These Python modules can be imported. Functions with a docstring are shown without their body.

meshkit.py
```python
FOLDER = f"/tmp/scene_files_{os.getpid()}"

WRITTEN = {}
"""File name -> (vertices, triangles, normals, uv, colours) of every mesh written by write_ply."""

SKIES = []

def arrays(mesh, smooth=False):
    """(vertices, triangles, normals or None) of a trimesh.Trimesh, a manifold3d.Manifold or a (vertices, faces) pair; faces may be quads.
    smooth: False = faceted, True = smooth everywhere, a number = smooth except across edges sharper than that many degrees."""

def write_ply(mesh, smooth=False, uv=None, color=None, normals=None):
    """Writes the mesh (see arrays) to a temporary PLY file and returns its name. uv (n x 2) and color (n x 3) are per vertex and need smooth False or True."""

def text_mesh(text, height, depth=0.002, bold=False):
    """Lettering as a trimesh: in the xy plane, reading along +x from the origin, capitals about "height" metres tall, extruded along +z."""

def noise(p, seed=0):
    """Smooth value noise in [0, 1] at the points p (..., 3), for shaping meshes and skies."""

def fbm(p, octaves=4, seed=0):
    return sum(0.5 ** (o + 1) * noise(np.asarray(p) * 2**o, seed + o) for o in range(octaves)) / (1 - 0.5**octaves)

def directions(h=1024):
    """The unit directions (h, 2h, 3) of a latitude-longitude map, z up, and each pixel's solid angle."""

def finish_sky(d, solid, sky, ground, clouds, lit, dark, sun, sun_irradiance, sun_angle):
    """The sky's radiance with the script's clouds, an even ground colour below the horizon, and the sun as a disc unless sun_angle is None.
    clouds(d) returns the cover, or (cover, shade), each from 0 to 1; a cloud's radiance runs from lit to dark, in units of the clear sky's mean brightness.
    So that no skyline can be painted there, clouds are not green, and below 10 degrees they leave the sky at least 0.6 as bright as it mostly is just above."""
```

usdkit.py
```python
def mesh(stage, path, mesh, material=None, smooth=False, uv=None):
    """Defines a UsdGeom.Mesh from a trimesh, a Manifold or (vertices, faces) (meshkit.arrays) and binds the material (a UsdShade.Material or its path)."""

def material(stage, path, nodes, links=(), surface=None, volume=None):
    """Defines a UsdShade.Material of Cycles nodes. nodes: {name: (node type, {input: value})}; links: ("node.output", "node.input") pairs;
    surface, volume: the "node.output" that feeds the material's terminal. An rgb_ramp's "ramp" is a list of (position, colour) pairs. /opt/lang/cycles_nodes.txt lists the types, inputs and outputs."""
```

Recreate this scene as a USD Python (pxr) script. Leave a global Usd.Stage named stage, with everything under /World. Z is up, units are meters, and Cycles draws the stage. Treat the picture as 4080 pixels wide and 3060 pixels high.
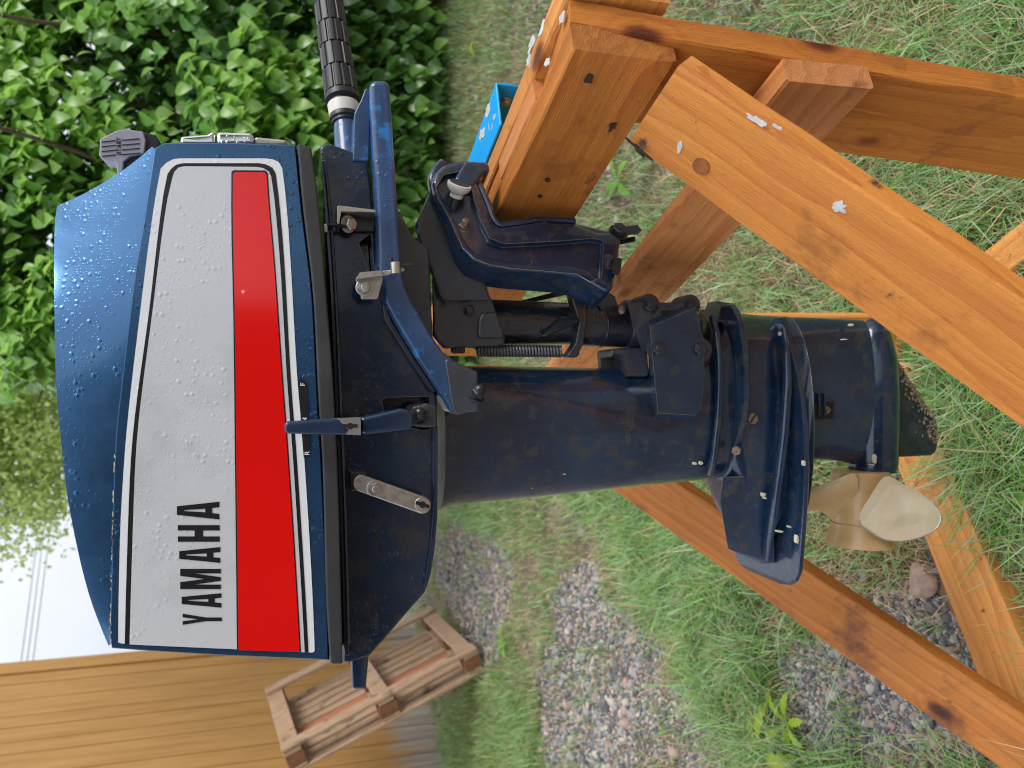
import math, random, numpy as np, trimesh, usdkit, meshkit
import manifold3d as m3
from pxr import Usd, UsdGeom, UsdLux, UsdShade, Gf, Sdf, Vt
from shapely.geometry import Polygon, Point
from shapely import affinity

stage = Usd.Stage.CreateInMemory()
UsdGeom.SetStageUpAxis(stage, 'Z'); UsdGeom.SetStageMetersPerUnit(stage, 1.0)
W = UsdGeom.Xform.Define(stage, '/World'); stage.SetDefaultPrim(W.GetPrim())
UsdGeom.Scope.Define(stage, '/World/Looks')
rng = np.random.default_rng(7); random.seed(7)

# ------------------------------------------------------------------ camera (held on its side: the picture's right is down)
FPX, PITCH, CAMH = 2957.0, math.radians(16), 1.2
C = np.array([0, 0, CAMH])
FW = np.array([0, math.cos(PITCH), -math.sin(PITCH)]); UP = np.array([0, math.sin(PITCH), math.cos(PITCH)]); RT = np.array([1.0, 0, 0])
cam = UsdGeom.Camera.Define(stage, '/World/camera')
cam.CreateHorizontalApertureAttr(36.0); cam.CreateVerticalApertureAttr(27.0)
cam.CreateFocalLengthAttr(FPX / 4080 * 36); cam.CreateClippingRangeAttr(Gf.Vec2f(0.02, 2000))
cam.CreateFStopAttr(7.0); cam.CreateFocusDistanceAttr(0.84)
cam.CreateExposureAttr(0.7)
mx = Gf.Matrix4d(*[float(v) for r in ((*(-UP), 0), (*RT, 0), (*(-FW), 0), (*C, 1)) for v in r])
cam.AddTransformOp().Set(mx)

# ------------------------------------------------------------------ light: a bright overcast sky
SUN_EL, SUN_AZ = math.radians(42), math.radians(112)
sky = UsdLux.DomeLight.Define(stage, '/World/sky')
usdkit.material(stage, '/World/Looks/sky_look', {
    'tc': ('texture_coordinate', {}), 'mp': ('mapping', {'scale': (1.0, 1.0, 2.2)}), 'sz': ('separate_xyz', {}),
    's': ('sky_texture', {'sky_type': 'single_scattering', 'sun_disc': False, 'sun_elevation': SUN_EL, 'sun_rotation': SUN_AZ, 'aerosol_density': 2.0}),
    'n': ('noise_texture', {'scale': 1.6, 'detail': 6, 'roughness': 0.55}),
    'r': ('rgb_ramp', {'ramp': [(0.3, (9.3, 9.9, 11.0)), (0.7, (11.6, 12.0, 12.8))]}),
    'g': ('map_range', {'from_min': 0.0, 'from_max': 1.0, 'to_min': 0.36, 'to_max': 1.0, 'clamp': True}), 'mg': ('vector_math', {'math_type': 'scale'}),
    'm': ('mix_color', {'fac': 0.93, 'use_clamp': False}),
    'b': ('background_shader', {'strength': 0.1})},
    [('tc.generated', 'mp.vector'), ('mp.vector', 'n.vector'), ('n.fac', 'r.fac'), ('tc.generated', 'sz.vector'), ('sz.z', 'g.value'), ('r.color', 'mg.vector1'), ('g.result', 'mg.scale'), ('s.color', 'm.a'), ('mg.vector', 'm.b'), ('m.result', 'b.color')], surface='b.background')
UsdShade.MaterialBindingAPI.Apply(sky.GetPrim()).Bind(UsdShade.Material.Get(stage, '/World/Looks/sky_look'))
sun = UsdLux.DistantLight.Define(stage, '/World/sun')
sun.CreateIntensityAttr(0.4); sun.CreateAngleAttr(30.0); sun.CreateNormalizeAttr(True); sun.CreateColorAttr(Gf.Vec3f(1.0, 0.97, 0.93))
sd = np.array([math.sin(SUN_AZ) * math.cos(SUN_EL), math.cos(SUN_AZ) * math.cos(SUN_EL), math.sin(SUN_EL)])
zx = np.cross([0, 0, 1.0], sd); zx /= np.linalg.norm(zx); zy = np.cross(sd, zx)
sun.AddTransformOp().Set(Gf.Matrix4d(*[float(v) for r in ((*zx, 0), (*zy, 0), (*sd, 0), (0, 0, 0, 1)) for v in r]))

# ------------------------------------------------------------------ helpers
USED, LOCS, XFS = {}, {}, {}
def path(name, parent):
    base = (parent if isinstance(parent, str) else str(parent.GetPath())) if parent is not None else '/World'
    k = base + '/' + name
    i = USED.get(k, 0); USED[k] = i + 1
    return k if i == 0 else '%s_%03d' % (k, i)

def tag(p, label=None, cat=None, group=None, kind=None):
    for k, v in (('label', label), ('category', cat), ('group', group), ('kind', kind)):
        if v: p.SetCustomDataByKey(k, v)
    return p

def thing(name, label, cat, loc=None, group=None):
    x = UsdGeom.Xform.Define(stage, path(name, None))
    if loc is not None:
        x.AddTranslateOp().Set(Gf.Vec3d(*map(float, loc))); LOCS[str(x.GetPath())] = np.asarray(loc, float)
    return tag(x.GetPrim(), label, cat, group)

def obj(name, mesh, material, parent=None, smooth=35, xf=None, label=None):
    k = path(name, parent); o = LOCS.get('/'.join(k.split('/')[:3]))
    if o is not None:
        if xf is None: mesh = trimesh.Trimesh(np.asarray(mesh.vertices) - o, mesh.faces, process=False)
        else: xf = np.array(xf, float); xf[:3, 3] -= o
    up_ = XFS.get(k.rsplit('/', 1)[0])
    if up_ is not None: mesh = trimesh.Trimesh((np.asarray(mesh.vertices) - up_[:3, 3]) @ up_[:3, :3], mesh.faces, process=False)
    if xf is not None: XFS[k] = np.asarray(xf, float)
    m = usdkit.mesh(stage, k, mesh, '/World/Looks/' + material, smooth=smooth)
    if xf is not None: m.AddTransformOp().Set(Gf.Matrix4d(*[float(v) for v in np.asarray(xf).T.ravel()]))
    p = m.GetPrim()
    if label: tag(p, label)
    return p

def ray(px, py): return FW + RT * (1530 - py) / FPX + UP * (2040 - px) / FPX
def at(px, py, y): d = ray(px, py); return C + d * (y / d[1])
def on(px, py, p0, n): d = ray(px, py); return C + d * (np.dot(np.asarray(p0) - C, n) / np.dot(d, n))
def ground(px, py, z=0.0): d = ray(px, py); return C + d * ((z - CAMH) / d[2])
def unit(v): v = np.asarray(v, float); return v / np.linalg.norm(v)
cat_ = trimesh.util.concatenate
def pxs(s): return [tuple(map(float, q.split(','))) for q in s.split()]

def smoothline(pts, n=40):
    p = np.asarray(pts, float); t = np.r_[0, np.cumsum(np.linalg.norm(np.diff(p, axis=0), axis=1))]
    from scipy.interpolate import PchipInterpolator as PI
    u = np.linspace(0, t[-1], n); return np.stack([PI(t, p[:, k])(u) for k in range(p.shape[1])], 1)

def rounded(pts, r):
    P = Polygon(pts)
    if not P.is_valid: P = P.buffer(0)
    if r > 0:
        q = P.buffer(-r, quad_segs=6).buffer(2 * r, quad_segs=6).buffer(-r, quad_segs=6)
        if q.geom_type == 'Polygon' and not q.is_empty and q.area > .8 * P.area: P = q
    c = np.array(P.exterior.coords)[:-1]
    if Polygon(c).exterior.is_ccw is False: c = c[::-1]
    keep = [0]
    for i in range(1, len(c)):
        if np.linalg.norm(c[i] - c[keep[-1]]) > 1.5: keep.append(i)
    return c[keep]

def inset(c, b):
    e = np.roll(c, -1, 0) - c; L = np.linalg.norm(e, axis=1, keepdims=True); e = e / np.maximum(L, 1e-9)
    n = np.stack([-e[:, 1], e[:, 0]], 1)
    m = n + np.roll(n, 1, 0); l2 = (m * m).sum(1, keepdims=True)
    return c + m / np.maximum(l2, .8) * 2 * b

def fix(t):
    t.merge_vertices(); trimesh.repair.fix_normals(t); return t

def slab(pts, y0, depth, bev=0.004, rnd=6, e=(0, 1, 0), back=None):
    """A casting: an outline in the picture brought to the upright plane y = y0 (or the plane square to e), given a depth along e and rounded edges."""
    e = unit(e); cen = np.asarray(pts, float).mean(0); p0 = at(cen[0], cen[1], y0)
    d0 = np.dot(p0 - C, FW); bp = bev * FPX / d0
    if bp * 1.15 > rnd:
        P_ = Polygon(pts).buffer(0); q_ = P_.buffer(-bp * 1.15).buffer(bp * 1.15)
        if q_.geom_type == 'Polygon' and q_.area > .93 * P_.area: rnd = bp * 1.15
        else: k_ = max(rnd, 3) / (bp * 1.15); bev *= k_; bp *= k_; rnd = max(rnd, 3)
    c = rounded(pts, rnd)
    def W3(q): return np.array([on(x, y, p0, e) for x, y in q])
    outer = W3(c); rings = []
    for k in range(4):
        a = k / 3 * math.pi / 2
        rings.append(W3(inset(c, bp * (1 - math.sin(a)))) + e * bev * (1 - math.cos(a)))
    inner = rings[0]
    if back is None:
        rings.append(outer + e * (depth - bev)); rings.append(inner + e * depth)
    else:
        cb = outer.mean(0); rings.append((outer - cb) * back + cb + e * depth)
    return loft(rings, c)

def loft(rings, flat=None):
    n = len(rings[0]); v = np.vstack(rings); f = []
    for r in range(len(rings) - 1):
        for i in range(n):
            j = (i + 1) % n; a, b, c_, d = r * n + i, r * n + j, (r + 1) * n + j, (r + 1) * n + i
            f += [(a, b, c_), (a, c_, d)]
    def cap(k):
        R = rings[k]
        if flat is not None: q = flat
        else:
            cen = R.mean(0); u, s, vt = np.linalg.svd(R - cen); q = (R - cen) @ vt[:2].T
        q = np.asarray(q, float)
        if Polygon(q).exterior.is_ccw is False:
            t = m3.triangulate([q[::-1]]); t = len(q) - 1 - np.asarray(t)
        else: t = np.asarray(m3.triangulate([q]))
        return t + k * n
    f = np.vstack([np.array(f), cap(0), cap(len(rings) - 1)])
    return fix(trimesh.Trimesh(v, f, process=False))

def tower(st, y=None, n=44):
    """Upright body from stations (picture x, front y, rear y, half width, roundness)."""
    y = YM if y is None else y; rings = []
    for V, f_, r_, hw, ex in st:
        a, b = at(V, f_, y), at(V, r_, y); cx, L = (a[0] + b[0]) / 2, abs(a[0] - b[0]) / 2; z = (a[2] + b[2]) / 2
        t = np.linspace(0, 2 * math.pi, n, endpoint=False); co, si = np.cos(t), np.sin(t)
        rings.append(np.stack([cx + L * np.sign(co) * abs(co) ** (2 / ex), y + hw * np.sign(si) * abs(si) ** (2 / ex), np.full(n, z)], 1))
    return loft(rings)

def tube(pts, r, n=10, closed=False):
    P = np.asarray(pts, float); R = np.broadcast_to(r, len(P)); T = np.gradient(P, axis=0); T /= np.linalg.norm(T, axis=1, keepdims=True)
    u = np.cross(T[0], [0.3, 0.2, 0.93]); u /= np.linalg.norm(u); rings = []
    for i in range(len(P)):
        u = u - T[i] * (u @ T[i]); u /= np.linalg.norm(u); w = np.cross(T[i], u)
        a = np.linspace(0, 2 * math.pi, n, endpoint=False)[:, None]
        rings.append(P[i] + R[i] * (np.cos(a) * u + np.sin(a) * w))
    return loft(rings)

def lathe(prof, p, ax, n=32):
    """prof: (distance along the axis, radius)."""
    ax = unit(ax); u = unit(np.cross(ax, [0.21, 0.37, 0.9])); w = np.cross(ax, u); a = np.linspace(0, 2 * math.pi, n, endpoint=False)[:, None]
    return loft([np.asarray(p) + ax * s + max(r, 1e-5) * (np.cos(a) * u + np.sin(a) * w) for s, r in prof])

def hull(pts):
    return trimesh.Trimesh(*[np.asarray(x) for x in (lambda m: (m.vert_properties[:, :3], m.tri_verts))(m3.Manifold.hull_points(np.asarray(pts, float)).to_mesh())])

def man(t): return m3.Manifold(m3.Mesh(np.asarray(t.vertices, np.float32), np.asarray(t.faces, np.uint32)))
def tri(m): k = m.to_mesh(); return trimesh.Trimesh(k.vert_properties[:, :3], k.tri_verts)
def blend(parts, edge=0.004, it=12):
    """Parts joined into one casting with soft joints."""
    m = m3.Manifold()
    for t in parts: m = m + man(t)
    t = tri(m.refine_to_length(edge)); t.merge_vertices()
    trimesh.smoothing.filter_taubin(t, lamb=.5, nu=.52, iterations=it)
    return t

def hexbolt(p, ax, r, h, parent, material='steel', name='bolt', dome=False, washer=True):
    ax = unit(ax); p = np.asarray(p); out = []
    if washer: out.append(lathe([(0, r * 1.3), (r * .16, r * 1.3), (r * .2, r * 1.22)], p, ax, 24))
    out.append(lathe([(r * .18, r * .96), (r * .26, r), (h * .85, r), (h, r * .84)], p, ax, 6))
    if dome: out.append(lathe([(h, r * .82), (h + r * .35, r * .74), (h + r * .7, r * .5), (h + r * .9, r * .15)], p, ax, 20))
    else: out.append(lathe([(h * .98, r * .5), (h * 1.02, r * .5), (h * 1.06, r * .42)], p, ax, 16))
    return obj(name, cat_(out), material, parent, smooth=25)

def box(cen, ext, rot=np.eye(3), ch=0.0):
    ex = np.asarray(ext, float) / 2
    if ch <= 0:
        P = np.array([[x, y, z] for x in (-1, 1) for y in (-1, 1) for z in (-1, 1)]) * ex
    else:
        P = []
        for sx in (-1, 1):
            for sy in (-1, 1):
                for sz in (-1, 1):
                    s = np.array([sx, sy, sz])
                    for k in range(3):
                        q = ex - ch; q = q.copy(); q[k] = ex[k]; P.append(q * s)
        P = np.array(P)
    return hull(P @ np.asarray(rot).T + np.asarray(cen))

# ------------------------------------------------------------------ materials
def mat(name, c1, c2=None, rough=0.4, metal=0.0, nscale=8, nmap=(1, 1, 1), bump=0.0, bscale=60, bmap=(1, 1, 1), coat=0.0, r2=None, drops=0.0, spec=0.5, lo=.35, hi=.65, wear=None, rings=None, knots=None, edge=None, detail=5, space='object'):
    N = {'tc': ('texture_coordinate', {}), 'oi': ('object_info', {}), 'off': ('vector_math', {'math_type': 'scale', 'vector1': (17.3, 9.1, 5.7)}), 'ad': ('vector_math', {'math_type': 'add'}),
         'mp': ('mapping', {'scale': nmap}), 'n': ('noise_texture', {'scale': nscale, 'detail': detail, 'roughness': .6}),
         'r': ('rgb_ramp', {'ramp': [(lo, c1), (hi, c2 or c1)]}),
         'p': ('principled_bsdf', {'metallic': metal, 'roughness': rough, 'coat_weight': coat, 'coat_roughness': .08, 'specular_ior_level': spec})}
    L = [('oi.random', 'off.scale'), ('tc.%s' % space, 'ad.vector1'), ('off.vector', 'ad.vector2'), ('ad.vector', 'mp.vector'), ('mp.vector', 'n.vector'), ('n.fac', 'r.fac')]
    col = 'r.color'
    if rings:
        N['wm'] = ('mapping', {'scale': rings[0]}); N['w'] = ('wave_texture', {'wave_type': 'rings', 'rings_direction': 'x', 'scale': rings[1], 'distortion': rings[2], 'detail': 2, 'detail_scale': 1.5, 'profile': 'saw'})
        N['wr'] = ('rgb_ramp', {'ramp': [(0, (1, 1, 1)), (.6, (.9, .87, .82)), (1, rings[3])]}); N['wx'] = ('mix_color', {'blend_type': 'multiply', 'fac': 1.0})
        L += [('ad.vector', 'wm.vector'), ('wm.vector', 'w.vector'), ('w.fac', 'wr.fac'), (col, 'wx.a'), ('wr.color', 'wx.b')]; col = 'wx.result'
    if wear:
        for i, (wc, ws, wt, wsoft) in enumerate(wear):
            k = 'v%d' % i
            N[k + 'n'] = ('noise_texture', {'scale': ws, 'detail': 6, 'roughness': .65}); N[k + 'r'] = ('map_range', {'from_min': wt, 'from_max': wt + wsoft, 'clamp': True}); N[k + 'm'] = ('mix_color', {'b': wc})
            N[k + 'o'] = ('vector_math', {'math_type': 'add', 'vector2': (3.1 * i + 1.7, 7.7 - i, 2.2 * i)})
            L += [('ad.vector', k + 'o.vector1'), (k + 'o.vector', k + 'n.vector'), (k + 'n.fac', k + 'r.value'), (k + 'r.result', k + 'm.fac'), (col, k + 'm.a')]; col = k + 'm.result'
    if knots:
        N['km'] = ('mapping', {'scale': knots[0]}); N['kv'] = ('voronoi_texture', {'scale': knots[1]}); N['kd'] = ('noise_texture', {'scale': 40, 'detail': 3}); N['ks'] = ('math', {'math_type': 'multiply_add', 'value2': .07})
        N['kr'] = ('rgb_ramp', {'ramp': [(0, (.13, .07, .04)), (.09, (.20, .10, .05)), (.125, (.45, .3, .2)), (.15, (.8, .72, .6)), (.2, (1, 1, 1)), (.235, (.86, .8, .7)), (.27, (1, 1, 1)), (1, (1, 1, 1))]}); N['kx'] = ('mix_color', {'blend_type': 'multiply', 'fac': 1.0})
        L += [('ad.vector', 'km.vector'), ('km.vector', 'kv.vector'), ('tc.object', 'kd.vector'), ('kd.fac', 'ks.value1'), ('kv.distance', 'ks.value3'), ('ks.value', 'kr.fac'), (col, 'kx.a'), ('kr.color', 'kx.b')]; col = 'kx.result'
    if edge:
        N['eb'] = ('bevel', {'samples': 4, 'radius': edge[1]}); N['eg'] = ('geometry', {}); N['ed'] = ('vector_math', {'math_type': 'dot_product'}); N['en'] = ('noise_texture', {'scale': 55, 'detail': 4}); N['es'] = ('math', {'math_type': 'multiply_add', 'value2': .20})
        N['er'] = ('map_range', {'from_min': edge[2], 'from_max': edge[2] - .02, 'clamp': True}); N['ex'] = ('mix_color', {'b': edge[0]})
        L += [('eb.bevel', 'ed.vector1'), ('eg.normal', 'ed.vector2'), ('tc.object', 'en.vector'), ('en.fac', 'es.value1'), ('ed.value', 'es.value3'), ('es.value', 'er.value'), ('er.result', 'ex.fac'), (col, 'ex.a')]; col = 'ex.result'
    L.append((col, 'p.base_color'))
    if r2 is not None:
        N['rr'] = ('map_range', {'from_min': .35, 'from_max': .65, 'to_min': rough, 'to_max': r2, 'clamp': True}); N['rn'] = ('noise_texture', {'scale': nscale * 1.7, 'detail': 6, 'roughness': .7})
        L += [('ad.vector', 'rn.vector'), ('rn.fac', 'rr.value'), ('rr.result', 'p.roughness')]
    last = None
    if bump:
        N['bm'] = ('mapping', {'scale': bmap}); N['bn'] = ('noise_texture', {'scale': bscale, 'detail': 4, 'roughness': .6}); N['b'] = ('bump', {'strength': min(1, bump * 1000), 'distance': max(bump, .001)})
        N['b'][1].update(strength=1.0, distance=bump)
        L += [('ad.vector', 'bm.vector'), ('bm.vector', 'bn.vector'), ('bn.fac', 'b.height')]; last = 'b.normal'
    if drops:
        for i, (sc, wd) in enumerate(((150, .42), (340, .42))):
            k = 'd%d' % i
            N[k + 'v'] = ('voronoi_texture', {'scale': sc, 'randomness': 1.0}); N[k + 'r'] = ('map_range', {'range_type': 'smoothstep', 'from_min': .1, 'from_max': wd, 'to_min': 1.0, 'to_max': 0.0, 'clamp': True})
            N[k + 'q'] = ('noise_texture', {'scale': 14, 'detail': 3}); N[k + 'k'] = ('map_range', {'from_min': .46, 'from_max': .58, 'clamp': True}); N[k + 'x'] = ('math', {'math_type': 'multiply'})
            N[k + 's'] = ('separate_color', {}); N[k + 'g'] = ('math', {'math_type': 'greater_than', 'value2': .58}); N[k + 'y'] = ('math', {'math_type': 'multiply'})
            N[k + 'b'] = ('bump', {'strength': 1.0, 'distance': drops / (1 + i)})
            L += [('tc.object', k + 'v.vector'), (k + 'v.distance', k + 'r.value'), ('ad.vector', k + 'q.vector'), (k + 'q.fac', k + 'k.value'), (k + 'r.result', k + 'x.value1'), (k + 'k.result', k + 'x.value2'),
                  (k + 'v.color', k + 's.color'), (k + 's.r', k + 'g.value1'), (k + 'x.value', k + 'y.value1'), (k + 'g.value', k + 'y.value2'), (k + 'y.value', k + 'b.height')]
            if last: L.append((last, k + 'b.normal'))
            last = k + 'b.normal'
    if last: L.append((last, 'p.normal'))
    usdkit.material(stage, '/World/Looks/' + name, N, L, surface='p.BSDF')

mat('cowl_paint', (.036, .11, .235), (.046, .13, .265), rough=.15, metal=.8, coat=.5, drops=.0005, nscale=5, r2=.3)
mat('navy_paint', (.005, .016, .040), (.012, .034, .076), rough=.16, r2=.32, metal=.35, coat=.8, nscale=9, drops=.0007, bump=.00015, bscale=180, wear=[((.45, .42, .30), 26, .75, .01), ((.028, .036, .050), 38, .545, .03), ((.006, .008, .012), 6, .58, .12)], edge=((.34, .32, .25), .0016, .93))
mat('dark_paint', (.007, .010, .017), (.016, .021, .032), rough=.22, r2=.4, coat=.6, nscale=9, drops=.0007, bump=.0003, bscale=150, wear=[((.04, .024, .016), 9, .60, .1), ((.03, .036, .05), 36, .55, .03)])
mat('grey_navy', (.026, .034, .050), (.044, .052, .072), rough=.3, r2=.46, coat=.5, nscale=10, bump=.0006, bscale=240, wear=[((.05, .03, .02), 10, .55, .12), ((.3, .28, .2), 30, .77, .01)])
mat('bar_paint', (.016, .045, .11), (.03, .08, .20), rough=.24, r2=.36, coat=.5, nscale=14, drops=.0007, wear=[((.02, .16, .45), 15, .57, .04), ((.45, .47, .45), 38, .73, .02)], edge=((.40, .42, .42), .0022, .995))
mat('lever_paint', (.008, .018, .045), (.012, .03, .075), rough=.3, coat=.3, nscale=20, wear=[((.03, .14, .36), 24, .60, .05), ((.4, .4, .37), 44, .69, .02)])
mat('silver_decal', (.60, .63, .67), (.65, .68, .71), rough=.34, metal=.15, drops=.0003, coat=.3, nscale=3, wear=[((.25, .25, .26), 60, .70, .08), ((.44, .45, .46), 5, .55, .2)])
mat('white_decal', (.74, .77, .80), (.78, .81, .84), rough=.3, drops=.0002)
mat('black_decal', (.008, .008, .009), (.012, .012, .013), rough=.3)
mat('red_decal', (.70, .004, .003), (.76, .006, .004), rough=.12, spec=.4, coat=.7, bump=.00006, bscale=18, nscale=3, wear=[((.75, .5, .45), 34, .74, .01)])
mat('rubber', (.022, .022, .025), (.035, .034, .036), rough=.6, r2=.75, nscale=25, bump=.0003, bscale=200)
mat('grip_rubber', (.006, .0065, .008), (.010, .011, .013), rough=.45, bump=.0001, bscale=300)
mat('black_plastic', (.010, .010, .012), (.016, .016, .018), rough=.4)
mat('grey_plastic', (.27, .27, .32), (.33, .33, .38), rough=.42)
mat('chrome', (.75, .75, .78), (.8, .8, .82), rough=.12, metal=1.0, drops=.0009)
mat('steel', (.48, .46, .43), (.6, .58, .55), rough=.3, metal=1.0, nscale=60, r2=.45)
mat('dark_steel', (.03, .032, .04), (.05, .052, .06), rough=.3, metal=.6, nscale=60)
mat('rusty_steel', (.20, .12, .08), (.34, .26, .2), rough=.5, metal=.6, nscale=120)
mat('cream_plastic', (.56, .54, .47), (.62, .60, .53), rough=.4)
mat('spring_steel', (.13, .135, .15), (.2, .2, .22), rough=.35, metal=.5)
mat('prop_blade', (.60, .48, .30), (.74, .66, .50), rough=.32, nscale=9, coat=.3, bump=.0002, bscale=120, wear=[((.32, .29, .25), 40, .68, .06)])
mat('prop_paint', (.46, .28, .11), (.60, .43, .22), rough=.34, nscale=9, coat=.3, bump=.0002, bscale=120, wear=[((.30, .27, .22), 40, .68, .06)])
mat('bare_metal', (.5, .5, .5), (.6, .6, .6), rough=.35, metal=1)
mat('chip', (.48, .45, .34), (.60, .56, .42), rough=.5, nscale=30)
mat('mud', (.16, .12, .07), (.32, .26, .17), rough=.9, nscale=120, bump=.001, bscale=300)
mat('blue_bracket', (.0, .32, .78), (.0, .36, .84), rough=.35, wear=[((.42, .42, .46), 34, .63, .015)])
mat('dark_hole', (.004, .004, .005), rough=.6)
for i, (a_, b_) in enumerate((((.54, .180, .022), (.68, .265, .042)), ((.40, .128, .014), (.55, .20, .028)), ((.62, .24, .05), (.74, .34, .085)), ((.45, .145, .015), (.60, .215, .028)), ((.58, .21, .06), (.68, .29, .10)))):
    mat('pine_%d' % i, a_, b_, rough=.5, r2=.68, nscale=6, nmap=(1.0, 22, 22), lo=.3, hi=.7, bump=.0018, bscale=14, bmap=(4.0, 50, 50), rings=((.9, 7, 7), 1.9, 9.0, (.80, .70, .58)), wear=[((.16, .045, .010), 9, .57, .16), ((.07, .028, .012), 26, .66, .08)], knots=((.55, 1, 1), 9.0), detail=8)
mat('knot', (.16, .045, .012), (.34, .11, .025), rough=.55, nscale=60, bump=.0006, bscale=200)
mat('white_paint', (.40, .38, .36), (.58, .56, .55), rough=.6, nscale=60)
mat('dark_crack', (.03, .012, .005), rough=.8)
mat('fir_grey', (.27, .16, .09), (.46, .31, .195), rough=.75, nscale=5, nmap=(1.5, 20, 20), bump=.001, bscale=14, bmap=(2, 40, 40), wear=[((.10, .05, .03), 6, .56, .12)])
mat('fir_red', (.34, .10, .04), (.45, .17, .08), rough=.75, nscale=5, nmap=(1.5, 20, 20))
mat('pallet_block', (.14, .055, .022), (.23, .10, .045), rough=.7, nscale=20)
mat('stone_a', (.19, .185, .185), (.34, .33, .32), rough=.6, nscale=60)
mat('stone_b', (.27, .185, .15), (.42, .30, .24), rough=.6, nscale=60)
mat('stone_c', (.07, .07, .08), (.15, .15, .16), rough=.5, nscale=60)
mat('stone_d', (.34, .30, .26), (.50, .45, .39), rough=.6, nscale=60)
mat('twig', (.14, .075, .045), (.22, .13, .08), rough=.8, nscale=60)
mat('bark', (.05, .032, .022), (.10, .065, .045), rough=.85, nscale=40, bump=.002, bscale=60)
mat('moss', (.10, .17, .015), (.16, .24, .03), rough=.9, nscale=70)
mat('house_board', (.035, .02, .014), (.055, .032, .022), rough=.7, nscale=6)
mat('roof_tile', (.03, .03, .032), (.05, .05, .052), rough=.7, nscale=6)
mat('wire', (.06, .065, .08), rough=.6)

def leafmat(name, c1, c2, rough=.32, tr=.28, trc=None):
    trc = trc or tuple(min(1, v * 2.2) for v in c2)
    usdkit.material(stage, '/World/Looks/' + name, {
        'oi': ('object_info', {}), 'tc': ('geometry', {}), 'n': ('noise_texture', {'scale': 2.5, 'detail': 2}), 'ma': ('math', {'math_type': 'add'}), 'mb': ('math', {'math_type': 'multiply', 'value2': .5}),
        'r': ('rgb_ramp', {'ramp': [(.2, c1), (.8, c2)]}), 'p': ('principled_bsdf', {'roughness': rough, 'specular_ior_level': .5}), 't': ('translucent_bsdf', {'color': trc}), 'm': ('mix_closure', {'fac': tr})},
        [('tc.position', 'n.vector'), ('oi.random', 'ma.value1'), ('n.fac', 'ma.value2'), ('ma.value', 'mb.value1'), ('mb.value', 'r.fac'), ('r.color', 'p.base_color'), ('p.BSDF', 'm.closure1'), ('t.BSDF', 'm.closure2')], surface='m.closure')
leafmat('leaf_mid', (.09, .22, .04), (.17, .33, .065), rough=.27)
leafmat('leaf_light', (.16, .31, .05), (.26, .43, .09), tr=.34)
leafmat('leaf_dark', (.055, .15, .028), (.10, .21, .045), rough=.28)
leafmat('tree_leaf', (.15, .24, .065), (.27, .35, .11), rough=.6, tr=.5)
leafmat('weed_leaf', (.11, .25, .03), (.19, .36, .06), rough=.4, tr=.3)
leafmat('weed_yellow', (.24, .36, .02), (.34, .46, .04), rough=.5, tr=.3)

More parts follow.
